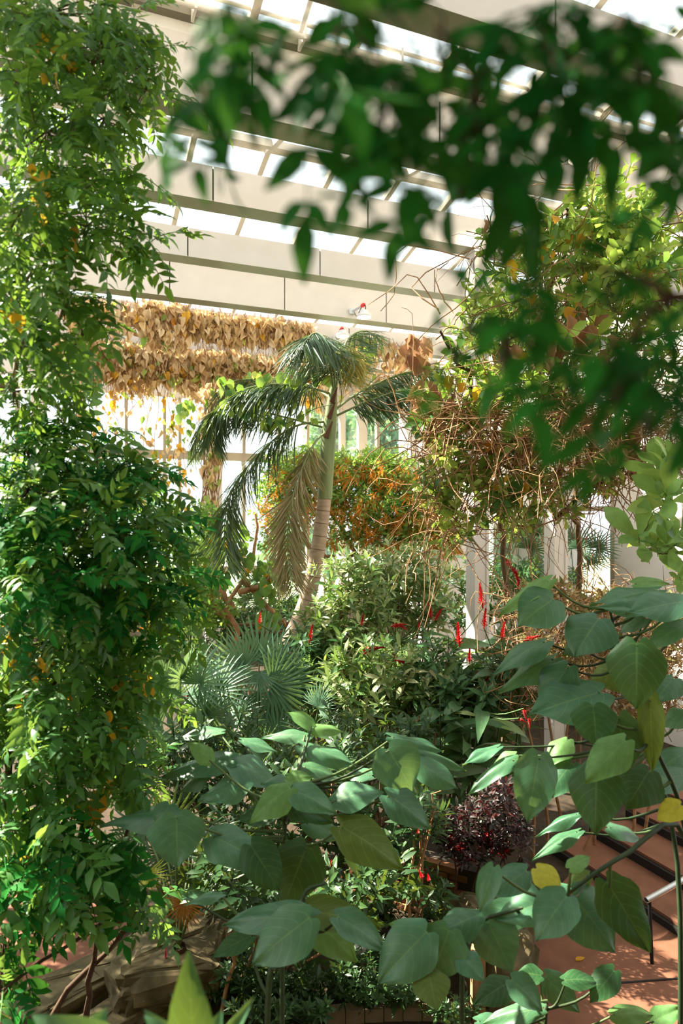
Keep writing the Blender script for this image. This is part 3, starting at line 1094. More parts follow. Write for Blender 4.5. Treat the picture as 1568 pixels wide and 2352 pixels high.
# ================================================================== PLANTS
TREE = [pinnate(5, i, .42, .34, 3, .5 + .15 * i) for i in range(5)]
NEAR = [pinnate(3, 20 + i, .40, .50, 4, .5 + .2 * i) for i in range(4)]
SPR = [sprig(9, 30 + i, .32, 'ellip', 1.25) for i in range(4)]
SPRV = [sprig(6, 40 + i, .46, 'obov', 1.05, n=4, ll=.7) for i in range(4)]
SPRM = [sprig(7, 45 + i, .44, 'obov', 1.15, n=5, ll=.8) for i in range(4)]
DEAD = [deadleaf(50 + i) for i in range(6)]
FAN = [fan(24, 60 + i, 3.9 + .2 * i, .060, .3 + .22 * i) for i in range(4)]
CLU = [cluster(14, 80 + i, .55, .34) for i in range(4)]
POD = [cluster(9, 85 + i, .16, .5, 3.0, 'lance', 2, .5) for i in range(3)]
SPIKE = [spike(i) for i in range(2)]
GING = [leaf(.26, 6, 'lance', .3, .5 + .35 * i, wave=.03, ph=i) for i in range(4)]
IVY = [leaf(.78, 4, 'ovate', .2, .4 + .2 * i) for i in range(3)]
HEART = [heart(100 + i) for i in range(8)]

# ---- the tall pinnate tree at the side
lt = thing('pinnate_tree', 'tall pinnate-leaved tree with bright green sprays reaching the roof beams', 'tree', (-3.3, 3.7, 0))
up = [(110, 30, 3.6, 170, 50, .5, 84), (50, 170, 3.5, 110, 90, .5, 60), (230, 110, 3.8, 120, 80, .4, 66), (330, 200, 4.0, 60, 36, .3, 24),
      (110, 300, 3.6, 130, 70, .5, 60), (240, 270, 3.9, 70, 40, .3, 22), (50, 470, 3.4, 100, 110, .5, 74), (190, 410, 3.8, 80, 50, .3, 34), (200, 520, 3.8, 110, 45, .35, 46),
      (310, 555, 3.9, 50, 18, .2, 14), (40, 630, 3.4, 90, 80, .4, 54), (150, 690, 3.7, 80, 34, .35, 24), (50, 780, 3.5, 90, 50, .4, 36),
      (190, 760, 3.8, 40, 40, .3, 10), (30, 890, 3.6, 60, 50, .4, 26), (140, 870, 4.0, 50, 40, .3, 10), (150, 950, 4.0, 80, 36, .3, 14), (300, 60, 3.9, 60, 50, .3, 22), (280, 390, 4.0, 30, 16, .1, 6)]
tr = foliage(lt, 'leaf', TREE, [(LM['tree'], 1)], up, .22, 'pinnate', 5, droop=.45, twigs=(M['bark'], .4, .006, 0), camf=.5)
limb(lt, 'trunk', [(-3.3, 3.7, 0), (-3.15, 3.8, 3), (-3.25, 3.7, 5.5), (-3.0, 3.7, 8.4)], [.20, .16, .12, .05], M['bark'], 16)
foliage(lt, 'yellow_leaf', IVY, [(LM['yellow'], 1)], [(110, 130, 3.5, 70, 60, .3, 14), (90, 430, 3.4, 50, 70, .3, 12), (150, 560, 3.5, 60, 60, .3, 6), (30, 720, 3.3, 30, 60, .2, 6)], .075, 'hang', 76)
branching(lt, (-3.2, 3.72, 4.2), [np.array([-3.2, 3.72, z]) for z in (5.5, 7.0)] + [P(b[0], b[1], b[2]) for b in up], .04, M['bark'])

# ---- the dense darker mass below it
dm = thing('dense_shrub', 'dense dark green pinnate shrub with purple-edged sprays against the windows', 'shrub', (-2.6, 4.6, 0))
mid_b = [(60, 1010, 4.0, 90, 60, .4, 44), (210, 1010, 4.4, 90, 45, .3, 26), (70, 1120, 3.9, 120, 90, .5, 95), (230, 1110, 4.3, 120, 60, .4, 60),
         (330, 1100, 4.5, 70, 40, .3, 24), (150, 1230, 4.0, 170, 100, .5, 150), (310, 1200, 4.4, 90, 60, .4, 52), (90, 1350, 3.8, 130, 90, .5, 100),
         (250, 1330, 4.2, 130, 80, .4, 100), (360, 1320, 4.6, 60, 50, .3, 26), (330, 1400, 4.5, 90, 50, .4, 50)]
foliage(dm, 'leaf', TREE, [(LM['near'], .4), (LM['tree'], .6)], mid_b, .24, 'pinnate', 6, droop=.3, twigs=(M['darkbark'], .35, .006, 0), camf=.5)
branching(dm, (-2.6, 4.6, 0), [np.array([-2.3, 4.4, 1.6]), np.array([-2.0, 4.2, 3.0])] + [P(b[0], b[1], b[2]) for b in mid_b], .06, M['darkbark'], 'stem')

# ---- lower shrub with yellow leaves
ls = thing('yellowing_shrub', 'loose green shrub flecked with golden yellow leaves above the stones', 'shrub', (-1.9, 4.9, 0))
low_b = [(110, 1470, 4.3, 150, 70, .5, 80), (270, 1480, 4.6, 90, 50, .4, 44), (80, 1580, 4.2, 130, 80, .5, 80), (220, 1590, 4.5, 110, 70, .5, 66),
         (310, 1560, 4.8, 50, 50, .4, 18), (100, 1700, 4.3, 140, 80, .5, 84), (260, 1690, 4.6, 90, 60, .4, 46), (330, 1760, 4.9, 50, 30, .3, 14), (180, 1780, 4.5, 120, 50, .4, 36)]
foliage(ls, 'leaf', TREE, [(LM['low'], .7), (LM['tree'], .3)], low_b, .25, 'pinnate', 7, droop=.6, twigs=(M['darkbark'], .5, .005, 0), camf=.6)
branching(ls, (-1.9, 4.9, 0), [np.array([-1.7, 4.7, 1.2])] + [P(b[0], b[1], b[2]) for b in low_b], .035, M['darkbark'], 'stem')
foliage(ls, 'yellow_leaf', IVY, [(LM['yellow'], 1)], [(30, 1470, 4.1, 40, 60, .3, 20), (70, 1520, 4.1, 50, 40, .3, 12), (120, 1560, 4.1, 100, 60, .3, 14), (300, 1560, 4.3, 60, 40, .2, 22), (250, 1650, 4.3, 120, 90, .3, 16), (230, 1800, 4.4, 30, 40, .2, 8), (200, 1840, 4.4, 40, 40, .2, 6), (120, 1330, 3.8, 60, 40, .3, 6), (330, 1560, 4.4, 30, 40, .2, 8)], .085, 'hang', 77)

bl = thing('trailing_shrub', 'low trailing shrub of pinnate leaves spilling over the terracotta path', 'shrub', (-2.5, 5.0, 0))
bl_b = [(60, 1870, 4.4, 100, 50, .4, 40), (100, 1960, 4.3, 130, 60, .4, 65), (210, 1950, 4.5, 60, 40, .3, 24), (70, 2025, 4.2, 110, 45, .4, 38),
        (200, 2030, 4.5, 90, 35, .3, 22), (10, 2150, 4.0, 40, 50, .3, 10), (330, 2090, 4.7, 50, 20, .2, 5), (0, 2280, 3.9, 30, 60, .3, 8)]
foliage(bl, 'leaf', TREE, [(LM['low'], .55), (LM['near'], .45)], bl_b, .30, 'pinnate', 8, droop=.5, twigs=(M['darkbark'], .5, .005, 0), camf=.7)
branching(bl, (-2.5, 5.0, 0), [P(b[0], b[1], b[2]) for b in bl_b], .03, M['darkbark'], 'stem')
foliage(bl, 'yellow_leaf', IVY, [(LM['yellow'], 1)], [(210, 1860, 4.3, 20, 20, .1, 4), (100, 1950, 4.2, 80, 40, .2, 4)], .10, 'hang', 78)


sd = thing('added_shade_tree', 'unseen leafy tree added behind the pinnate tree to shade the stones', 'tree', (-5.6, 8.2, 0))  # unseen tree, added to keep sun off the border stones
limb(sd, 'trunk', [(-5.6, 8.2, 0), (-5.5, 8.2, 2), (-5.4, 8.1, 4.4)], [.14, .10, .04], M['bark'], 8)
r = np.random.default_rng(88)
e_ = r.normal(size=(520, 3)); e_ /= np.linalg.norm(e_, axis=1, keepdims=True); e_ *= r.random((520, 1)) ** .4
pts = np.array([-5.2, 8.0, 3.9]) + e_ * np.array([1.25, 1.5, 1.5])
place_leaves(sd, 'leaf', TREE, [(LM['tree'], 1)], pts, e_ + r.normal(size=(520, 3)) * .5 + (0, 0, -.3), r.normal(size=(520, 3)) * .4 + (0, 0, 1), np.full(520, .42), maxparts=60)

# ---- overhanging out-of-focus branches (a tree standing beside the viewer)
def overhang(label, blobs, trunk_at, seed, size, mats):
    blobs = [(b[0], b[1], b[2] * .8, b[3] * 1.15, b[4] * 1.1, b[5], max(1, round(b[6] * .95))) for b in blobs]
    t = thing('overhanging_branch', label, 'tree', trunk_at)
    foliage(t, 'leaf', NEAR, mats, blobs, size, 'pinnate', seed, droop=.75, twigs=(M['darkbark'], .5, .003, 0), camf=.9)
    tb = np.array(trunk_at, float)
    topz = max(P(b[0], b[1], b[2])[2] for b in blobs) + .25
    limb(t, 'trunk', [tb, tb + (0.05, .05, topz * .5), tb + (-.05, 0, topz)], [.09, .07, .04], M['bark'], 10)
    branching(t, tb + np.array([-.05, 0, topz - .05]), [P(b[0], b[1] - 20, b[2]) for b in blobs], .012, M['darkbark'], wob=.06)
    return t


ov1 = [(760, 20, .95, 70, 30, .1, 5), (520, 20, .95, 60, 36, .08, 5), (470, 165, .95, 36, 24, .06, 4), (560, 180, .95, 24, 24, .05, 2), (435, 280, .95, 12, 10, .03, 1),
       (560, 60, .95, 20, 24, .05, 2), (740, 140, .92, 24, 34, .06, 3), (880, 180, .95, 70, 50, .1, 6), (1000, 80, .95, 110, 50, .12, 7), (1090, 210, .95, 90, 50, .1, 8), (960, 290, .95, 60, 40, .08, 4),
       (1070, 350, .98, 50, 24, .06, 3), (800, 400, .9, 12, 16, .03, 1), (1240, 60, .95, 110, 50, .12, 10), (1430, 40, .95, 100, 50, .12, 10), (1300, 160, .98, 90, 30, .1, 6),
       (1470, 160, .95, 80, 50, .12, 8), (1540, 300, .95, 40, 40, .08, 4)]
oh = overhang('blurred dark green branch arching across the roof beams overhead', ov1, (1.35, .75, 0), 12, .105, [(LM['near'], .94), (LM['tree'], .06)])
# unseen crown added above and behind the viewer to shade the foreground
r = np.random.default_rng(404)
e_ = r.normal(size=(1500, 3)); e_ /= np.linalg.norm(e_, axis=1, keepdims=True); e_ *= r.random((1500, 1)) ** .45
pts = np.array([0.4, 1.2, 7.1]) + e_ * np.array([3.6, 2.8, 1.1])
ok = (pts[:, 2] - H > .80 * pts[:, 1] + .75) & (-SA * pts[:, 0] + CA * pts[:, 1] > -1.6)
pts, e_ = pts[ok], e_[ok]
place_leaves(oh, 'leaf', TREE, [(LM['near'], .6), (LM['tree'], .4)], pts, e_ + r.normal(size=e_.shape) * .5 + (0, 0, -.3), r.normal(size=e_.shape) * .4 + (0, 0, 1), np.full(len(pts), .46), maxparts=0)
branching(oh, (1.3, .75, 5.6), [np.array(p) for p in ((1.2, .6, 6.8), (.2, .8, 7.2), (-1.2, 1.0, 7.3), (2.2, .4, 7.2), (.6, -.6, 7.3), (1.8, 1.6, 7.6))], .04, M['bark'])
ov2 = [(1010, 625, .9, 16, 8, .03, 1), (1090, 670, .92, 40, 20, .05, 2), (1170, 740, .92, 60, 36, .08, 4), (1250, 640, .95, 60, 34, .06, 3), (1040, 815, .9, 36, 14, .04, 2), (1150, 810, .92, 30, 20, .04, 1),
       (1340, 870, .9, 40, 18, .05, 2), (1450, 800, .9, 70, 50, .1, 8), (1540, 700, .92, 30, 90, .08, 5), (1390, 640, .95, 30, 24, .05, 1), (1480, 900, .9, 50, 18, .05, 2)]
overhang('blurred deep green branch hanging before the tangled vine', ov2, (1.25, 1.05, 0), 13, .095, [(LM['near'], 1)])

# ---- tangled vine on the posts
tv = thing('tangled_vine', 'tangled vine of yellow-green leaves and brown twigs smothering the steel columns', 'vine', P(1250, 1205, 8.6) * (1, 1, 0))
tv_b = [(1420, 480, 7.2, 150, 90, .6, 60), (1300, 560, 7.4, 130, 70, .6, 46), (1200, 560, 7.6, 80, 60, .4, 16), (1450, 620, 7.0, 140, 90, .6, 58), (1200, 680, 7.6, 130, 70, .6, 40), (1350, 730, 7.2, 150, 90, .6, 50),
        (1120, 790, 7.8, 110, 80, .6, 34), (1500, 780, 7.0, 90, 110, .6, 32), (1260, 850, 7.4, 150, 80, .6, 36), (1060, 920, 7.9, 80, 80, .5, 26), (1420, 900, 7.2, 130, 80, .6, 20), (1190, 970, 7.8, 130, 70, .6, 26),
        (1030, 1060, 7.9, 60, 90, .4, 34), (1120, 1110, 7.9, 80, 80, .5, 34), (1240, 1120, 7.8, 90, 70, .5, 30), (1360, 1060, 7.6, 130, 70, .6, 26), (1050, 1200, 8.0, 30, 40, .3, 6), (1180, 1200, 8.0, 50, 30, .4, 9), (990, 960, 8, 30, 60, .3, 12), (1005, 1140, 8, 30, 70, .3, 13)]
foliage(tv, 'leaf_spray', SPRV, [(LM['vine'], .8), (LM['ivy'], .2)], [(*b[:6], b[6] * 1.35) for b in tv_b], .27, 'any', 21, maxparts=300, camf=.6)
foliage(tv, 'yellow_leaf', IVY, [(LM['yellow'], 1)], [(1350, 600, 7.2, 200, 150, .5, 26), (1150, 900, 7.5, 150, 150, .4, 16), (1230, 1080, 7.6, 150, 80, .4, 10)], .15, 'hang', 24)
# brown leaves caught in it
dl_b = [(950, 790, 7.8, 30, 40, .2, 16), (970, 870, 7.8, 30, 60, .2, 18), (1010, 940, 7.8, 40, 60, .2, 14), (1300, 750, 7.2, 200, 120, .5, 34), (1190, 1020, 7.6, 30, 60, .2, 10), (1440, 1010, 7.2, 60, 30, .3, 10), (1130, 520, 7.4, 40, 40, .2, 5), (1350, 950, 7.2, 150, 60, .4, 14)]
foliage(tv, 'dead_leaf', DEAD, [(LM['deadbrown'], 1)], dl_b, .21, 'hang', 22, maxparts=140)
r = np.random.default_rng(31)
tw = []
for k in range(1050):
    b = tv_b[r.integers(0, len(tv_b))]
    if r.random() < .55:
        b = [(1270, 940, 7.5, 240, 90, .6), (1180, 980, 7.7, 160, 80, .6), (1450, 1000, 7.2, 130, 90, .6)][r.integers(0, 3)]
    p0 = P(max(985, b[0] + r.normal() * b[3] * .6), b[1] + r.normal() * b[4] * .6, b[2] + r.normal() * b[5] * .5)
    d = nrm(np.array([r.normal(), r.normal() * .5, r.normal() * .7 - .4])) * r.uniform(.3, 1.0)
    p2 = p0 + d
    p1 = (p0 + p2) / 2 + r.normal(size=3) * .18
    p3 = p2 + nrm(d + r.normal(size=3) * .4) * .25 + np.array([0, 0, -.12])
    rd = r.uniform(.004, .010)
    tw.append(tube(curve([p0, p1, p2, p3], 8), np.linspace(rd, rd * .5, 8), 3, False))
part('twigs', join(tw), M['twig'], tv, kind='stuff')
for i, (a_, b_) in enumerate((((1096, 1130), (1180, 760)), ((1276, 1130), (1330, 800)), ((1180, 780), (1420, 640)), ((1140, 900), (1320, 960)), ((1300, 980), (1568, 940)), ((1276, 1190), (1420, 1080)), ((1330, 800), (1450, 480)), ((1100, 1000), (1010, 760)), ((1250, 700), (1300, 480)))):
    limb(tv, 'branch', [P(a_[0], a_[1], 8.4), P((a_[0] + b_[0]) / 2 + 20, (a_[1] + b_[1]) / 2 - 20, 7.9), P(b_[0], b_[1], 7.5)], [.035, .014], M['darkbark'], 12, 6, .03, i)
for px in (1150, 1325):
    limb(tv, 'stem', [P(px, 1205, 11.2) * (1, 1, 0), P(px + 8, 1300, 10.4), P(px - 6, 1180, 9.4), P(px + 10, 1000, 8.4)], [.05, .03], M['bark'], 12, 6, .03, px)

# tendrils of the vine reaching to the lamps
for i, pl in enumerate((((1240, 640), (1110, 590), (1135, 510), (1190, 490)), ((1230, 520), (1290, 470), (1350, 400), (1370, 330)), ((1040, 720), (1000, 640), (1030, 600)), ((1000, 780), (1060, 720), (1130, 640)))):
    limb(tv, 'tendril', [P(x, y, 7.6) for x, y in pl], [.009, .004], M['twig'], 14, 4, .01, i)

# ---- magnolia-like shrub at the edge
mg = thing('broadleaf_shrub', 'shrub with rosettes of broad pale green leaves next to the dry brush', 'shrub', P(1740, 1205, 5.6) * (1, 1, 0))
mg_b = [(1520, 1080, 5.4, 40, 40, .3, 4), (1545, 1150, 5.4, 30, 40, .3, 4), (1490, 1160, 5.5, 20, 30, .2, 2), (1525, 1260, 5.4, 40, 30, .3, 5), (1565, 1310, 5.3, 30, 30, .3, 3), (1480, 1245, 5.6, 20, 20, .2, 2)]
pts = foliage(mg, 'leaf_rosette', SPRM, [(LM['magnolia'], 1)], mg_b, .30, 'up', 23)
branching(mg, np.array(mg.location), [np.array(mg.location) + np.array([.05, 0, 2.4])] + list(pts), .028, M['bark'], 'stem')

# ---- dead vine curtains
def beam_vine(name, label, v, xs, y_of, n, size, seed, mats, hang=.15, depth=.28):
    r = np.random.default_rng(seed)
    mx = (xs[0] + xs[1]) / 2
    t = thing(name, label, 'vine', P(mx, y_of(mx)[0], depth_at(mx, v)))
    pts, dirs, nr = [], [], []
    for _ in range(n):
        px = r.uniform(*xs)
        y0, y1, wt = y_of(px)
        if r.random() > wt:
            continue
        py = y0 + (y1 - y0) * r.random() ** 1.15
        pts.append(P(px, py, depth_at(px, v - depth * r.random() - .03)))
        dirs.append(np.array([0, 0, -1.0]) + r.normal(size=3) * .35)
        nr.append(np.array([0, -1.0, .3]) + r.normal(size=3) * .6)
    sc = size * np.clip(1 + .3 * r.normal(size=len(pts)), .5, 1.7)
    place_leaves(t, 'dead_leaf', DEAD, mats, pts, dirs, nr, sc, seed=seed)
    st = []
    for k in range(int(n * .28)):
        p = pts[r.integers(0, len(pts))]
        q_ = p + np.array([r.normal() * .12, r.normal() * .05, -r.uniform(.2, .75)])
        st.append(tube(curve([p + (0, 0, .1), (p + q_) / 2 + r.normal(size=3) * .05, q_], 5), [.008, .008, .007, .006, .004], 3, False))
    part('vine_strands', join(st), M['twig'], t, kind='stuff')
    return t


def e_band(px):
    yb = 755 + (px - 202) * .103
    top = 668 + (px - 150) * .112 + 6
    w = 1.0
    if px < 330:
        w = .45
    if 330 < px < 430:
        return top - 14, yb + 20, 1.0
    return top + 2, yb - 12 + 9 * math.sin(px * .05), w


beam_vine('dead_vine', 'tan dead vine with papery leaves clinging along the upper beam', 16.42, (150, 720), e_band, 1700, .22, 41, [(LM['dead'], .94), (LM['yellow'], .04), (LM['vine'], .02)])
beam_vine('dead_vine', 'remnant of tan dead vine on the beam right of the palm crown', 16.42, (820, 985), lambda px: (775 + .1 * (px - 820), 835 + .1 * (px - 820), .6), 220, .23, 45, [(LM['dead'], .8), (LM['deadbrown'], .2)])


def f_band(px):
    if px < 200:
        return 770, 860, .45
    return 774 + (px - 200) * .09, 876 + (px - 200) * .07 + 18 * math.sin(px * .045), 1.0


beam_vine('dead_vine', 'thick curtain of golden brown dead vine hanging over the glazed wall', 18.62, (110, 735), f_band, 3000, .22, 42, [(LM['dead'], .88), (LM['yellow'], .06), (LM['vine'], .06)], depth=.5)
beam_vine('dead_vine', 'sparse brown dead vine strip on the header behind the palm fronds', 20.6, (700, 905), lambda px: (800, 905, .55), 380, .23, 46, [(LM['dead'], .7), (LM['vine'], .3)])

# loose strands hanging before the window
for i, (px, y0, y1) in enumerate(((215, 880, 1010), (240, 890, 1060), (262, 890, 1030), (300, 890, 960), (335, 895, 1090), (352, 895, 1200), (385, 900, 1240), (402, 900, 1110), (425, 905, 1170), (190, 880, 960), (450, 905, 1000))):
    r = np.random.default_rng(200 + i)
    d = depth_at(px, 18.5)
    t = thing('hanging_vine_strand', 'thin hanging vine strand with withered leaves before the window', 'vine', P(px, y0, d), 'withered strands hanging before the window')
    yy = np.linspace(y0 - 30, y1, 9)
    c_ = [P(px + 6 * r.normal(), y, d) for y in yy]
    part('strand', tube(curve(c_, 18), .010, 3, False), M['twig'], t)
    pts = [P(px + r.normal() * 10, r.uniform(y0, y1), d) for _ in range(int((y1 - y0) / 7))]
    place_leaves(t, 'leaf', DEAD, [(LM['dead'], .55), (LM['yellow'], .25), (LM['vine'], .2)], pts, [np.array([r.normal() * .4, r.normal() * .3, -1]) for _ in pts],
                 [np.array([r.normal() * .6, -1, .2]) for _ in pts], np.full(len(pts), .17) * (1 + .3 * r.normal(size=len(pts))), seed=300 + i)

# ================================================================== THE PALM
PD = 11.5
pb = P(628, 1600, PD); pb[2] = 0
pm = thing('king_palm', 'tall king palm with a curved ringed trunk and smooth green crownshaft', 'palm', pb)
tp = [np.array([pb[0] - .05, pb[1], 0])] + [P(x, y, PD) for x, y in ((640, 1560), (655, 1500), (690, 1420), (715, 1340), (733, 1240), (745, 1145))]
limb(pm, 'trunk', tp, np.array([52, 48, 44, 40, 37, 34, 32]) / 2 / F * PD, M['palmtrunk'], 30, 14)
tc_ = curve(tp, 60)
cw = np.interp(np.linspace(0, 1, 60), np.linspace(0, 1, 7), np.array([52, 48, 44, 40, 37, 34, 32]) / 2 / F * PD)
for k in range(14, 59, 3):
    part('ring_scar', tube([tc_[k], tc_[k] + (tc_[k + 1] - tc_[k]) * .14], cw[k] * 1.02, 14, False), M['scar'], pm)
cs = [P(x, y, PD) for x, y in ((745, 1146), (750, 1060), (757, 980), (763, 920), (768, 860))]
limb(pm, 'crownshaft', cs, np.array([35, 36, 33, 24, 10]) / 2 / F * PD, M['crownshaft'], 16, 14)


def pfrond(pl, llen, mat, n, hang, seed, w=.05, up=0.0, dz=None, label=None):
    pts = [P(x, y, PD + (dd if dd else 0)) for x, y, dd in pl]
    ra, lf = frond(pts, llen * 1.35, int(n * 1.7), hang, seed, w=.032, up=up)
    o = part('frond', ra, M['crownshaft'], pm, label=label)
    off = part('leaflets', lf, mat, o, kind='stuff')
    return o


pfrond([(763, 905, 0), (700, 888, -.2), (620, 883, -.3), (545, 900, -.3), (500, 945, -.2), (482, 1010, 0)], .62, LM['palm'], 120, .75, 1, label='dark arching frond')
pfrond([(760, 915, 0), (700, 880, .5), (610, 868, .8), (530, 880, 1.0), (490, 930, 1.1)], .55, LM['palm'], 100, .6, 9)
pfrond([(757, 968, 0), (690, 975, -.2), (635, 1005, -.3), (575, 1065, -.4), (532, 1130, -.4), (515, 1210, -.3), (520, 1300, -.2)], .62, LM['palm'], 120, .45, 2)
pfrond([(752, 990, 0), (722, 1018, -.3), (693, 1080, -.5), (668, 1160, -.6), (660, 1250, -.6), (672, 1340, -.5)], .50, LM['palmdry'], 130, .5, 3, label='withered tan frond hanging along the trunk')
pfrond([(770, 940, 0), (830, 898, .2), (900, 868, .3), (960, 852, .4), (1010, 862, .4)], .52, LM['palm'], 100, .35, 4)
pfrond([(772, 955, 0), (850, 920, -.2), (930, 896, -.4), (990, 905, -.5)], .50, LM['palm'], 80, .55, 5)
pfrond([(766, 900, 0), (757, 840, -.5), (745, 785, -1.1), (722, 765, -1.6), (695, 790, -2.0)], .62, LM['palm'], 110, .7, 6)
pfrond([(770, 900, 0), (785, 840, .4), (795, 785, .8), (830, 760, 1.2), (875, 775, 1.5)], .55, LM['palm'], 80, .6, 7)
pfrond([(768, 900, 0), (780, 845, -.2), (790, 800, -.5), (806, 800, -.8), (815, 850, -1.0)], .45, LM['palmlamplit'], 80, .8, 8, label='frond coloured yellow as if lit by the amber lamp')
pfrond([(755, 985, 0), (650, 957, .2), (540, 935, .4), (470, 960, .5), (437, 1050, .6)], .50, LM['palm'], 90, .75, 10)
for k, (a_, b_) in enumerate((((757, 968), (748, 1005)), ((763, 925), (755, 960)), ((768, 890), (762, 925)))):
    part('sheath_scar', tube([P(a_[0] + 6, a_[1], PD - .12), P(b_[0], b_[1], PD - .15)], [.012, .05], 6), M['scar'], pm)


# ================================================================== HEART-LEAVED SHRUBS
HM = {'n': 'heart', 'd': 'heart_dark', 'o': 'heart_olive', 'l': 'heart_light', 'y': 'heart_yellow'}
_hmesh = {}


def heart_plant(label, d0, leaves, nodes, seed, cat='shrub', dvar=.35):
    """leaves: base px, tip px, width px, kind, facing (1 towards the viewer, 0 upwards), depth offset"""
    r = np.random.default_rng(seed)
    foot = P(nodes[0][0], 1205, d0 + nodes[0][2]); foot[2] = 0
    t = thing('heart_leaf_shrub', label, cat, foot)
    nd = [P(x, y, d0 + z) for x, y, z in nodes]
    limb(t, 'stem', [foot] + nd, [.018, .015, .012, .008], M['darkstem'], 18, 7)
    ch = curve([foot] + nd, 30)
    for i, L in enumerate(leaves):
        bx, by, tx, ty, w, kd, fc = L[:7]
        dz = L[7] if len(L) > 7 else r.uniform(-dvar, dvar)
        db = d0 + dz
        b = P(bx, by, db)
        # a leaf lying flat is seen foreshortened: its tip is nearer or farther than its base
        tipd = db - (1 - fc) * .0 + r.uniform(-.03, .03)
        if ty > by + 25:
            tipd = db - .10 * fc - .05
        e = P(tx, ty, tipd)
        ax = e - b
        ln = np.linalg.norm(ax)
        back = -nrm(b - np.array([0, 0, H]))
        n_ = back * fc + np.array([0, 0, 1.0]) * (1 - fc) + r.normal(size=3) * .08
        n_ = n_ - nrm(ax) * n_.dot(nrm(ax)); n_ = nrm(n_)
        wr = (w / F * db)
        # apparent width shrinks when the blade lies flat
        vis = max(.34, abs(np.dot(n_, back)))
        wr = min(wr / vis, ln * 1.25)
        k = r.integers(0, len(HEART))
        key = (int(k), kd)
        if key not in _hmesh:
            _hmesh[key] = mesh('leaf', HEART[k], LM[HM[kd]])
        o = obj('leaf', _hmesh[key], t, fr(ax, n_, b, ln, sx=wr, sz=ln * .8))
        j = int(np.argmin(np.linalg.norm(ch - (b + np.array([0, .05, -.18])), axis=1)))
        a0_ = ch[j]
        mid_ = (a0_ + b) / 2 + np.array([0, 0, -.06])
        part('petiole', tube(curve([a0_, mid_, b + n_ * -.004], 8), np.linspace(.011, .006, 8), 5, False), M['greenstem'] if r.random() < .5 else M['darkstem'], t)
    return t


heart_plant('centre shrub with broad heart-shaped leaves spreading over the rocks', 4.2, [
    (405, 1878, 408, 1992, 138, 'n', .75, -.3), (490, 1922, 600, 1962, 84, 'n', .6, -.2), (398, 1868, 228, 1846, 48, 'n', .3, -.1), (388, 1850, 365, 1900, 78, 'n', .5, -.15),
    (578, 1945, 640, 2042, 92, 'd', .8, -.3), (702, 1950, 648, 2085, 125, 'd', .85, -.1), (788, 1900, 932, 1978, 98, 'o', .7, -.2), (893, 1724, 950, 1812, 150, 'n', .6, .1),
    (962, 1752, 1054, 1802, 62, 'n', .5, .15), (893, 1828, 996, 1886, 74, 'n', .55, 0), (698, 1712, 818, 1742, 44, 'n', .35, .4), (700, 1688, 600, 1674, 30, 'n', .3, .5),
    (715, 1672, 786, 1664, 30, 'l', .4, .5), (715, 1668, 670, 1627, 34, 'l', .5, .5), (522, 1745, 364, 1766, 54, 'n', .4, .2), (538, 1750, 642, 1782, 58, 'n', .4, .2),
    (562, 1795, 452, 1828, 58, 'n', .5, .1), (662, 1812, 568, 1868, 66, 'l', .6, -.3), (657, 1798, 600, 1786, 40, 'n', .5, -.1), (672, 1815, 768, 1846, 58, 'n', .55, -.3),
    (772, 1838, 868, 1800, 62, 'n', .55, -.1), (668, 1848, 762, 1880, 54, 'd', .6, -.2), (648, 1858, 534, 1872, 52, 'd', .5, 0), (474, 1780, 402, 1802, 38, 'n', .4, .2),
    (706, 1890, 792, 1912, 50, 'n', .5, .1), (502, 1680, 398, 1684, 26, 'n', .3, .6), (482, 1746, 440, 1700, 44, 'l', .6, .1), (905, 1692, 1024, 1712, 38, 'n', .35, .3), (944, 1720, 1078, 1729, 24, 'n', .3, .25),
    (700, 1760, 800, 1772, 34, 'n', .35, .5), (560, 1700, 640, 1716, 26, 'n', .3, .6), (850, 1780, 790, 1768, 32, 'n', .4, .3), (662, 1796, 715, 1780, 44, 'l', .5, -.15), (430, 2060, 512, 2052, 22, 'n', .35, .2)],
    [(648, 2130, .1), (650, 1990, 0), (655, 1900, 0), (662, 1810, 0)], 1)
heart_plant('hanging cluster of heart leaves on a pale curved stem above the groundcover', 3.6, [
    (704, 2106, 508, 2090, 78, 'n', .5), (704, 2112, 574, 2208, 118, 'n', .7), (712, 2104, 824, 2198, 96, 'l', .7), (780, 2108, 892, 2164, 66, 'n', .5),
    (702, 2092, 882, 2106, 74, 'o', .55), (572, 2152, 486, 2188, 44, 'd', .5), (505, 2052, 414, 2056, 22, 'n', .35)],
    [(615, 2300, .1), (640, 2220, .1), (690, 2130, 0), (700, 2050, 0), (745, 2030, .02)], 2)
heart_plant('low shrub whose heart leaves droop over the timber post', 3.7, [
    (975, 2145, 868, 2252, 122, 'n', .75), (1030, 2142, 988, 2254, 118, 'n', .75), (1122, 2122, 1178, 2234, 108, 'n', .8), (985, 2236, 1002, 2314, 84, 'o', .8),
    (1092, 2104, 988, 2142, 60, 'n', .55), (957, 2132, 894, 2116, 36, 'l', .4), (1232, 2086, 1048, 2112, 60, 'n', .5), (1060, 2195, 1108, 2238, 50, 'n', .6)],
    [(1060, 2300, .25), (1065, 2200, .2), (1100, 2120, .1), (1200, 2085, .05)], 3)
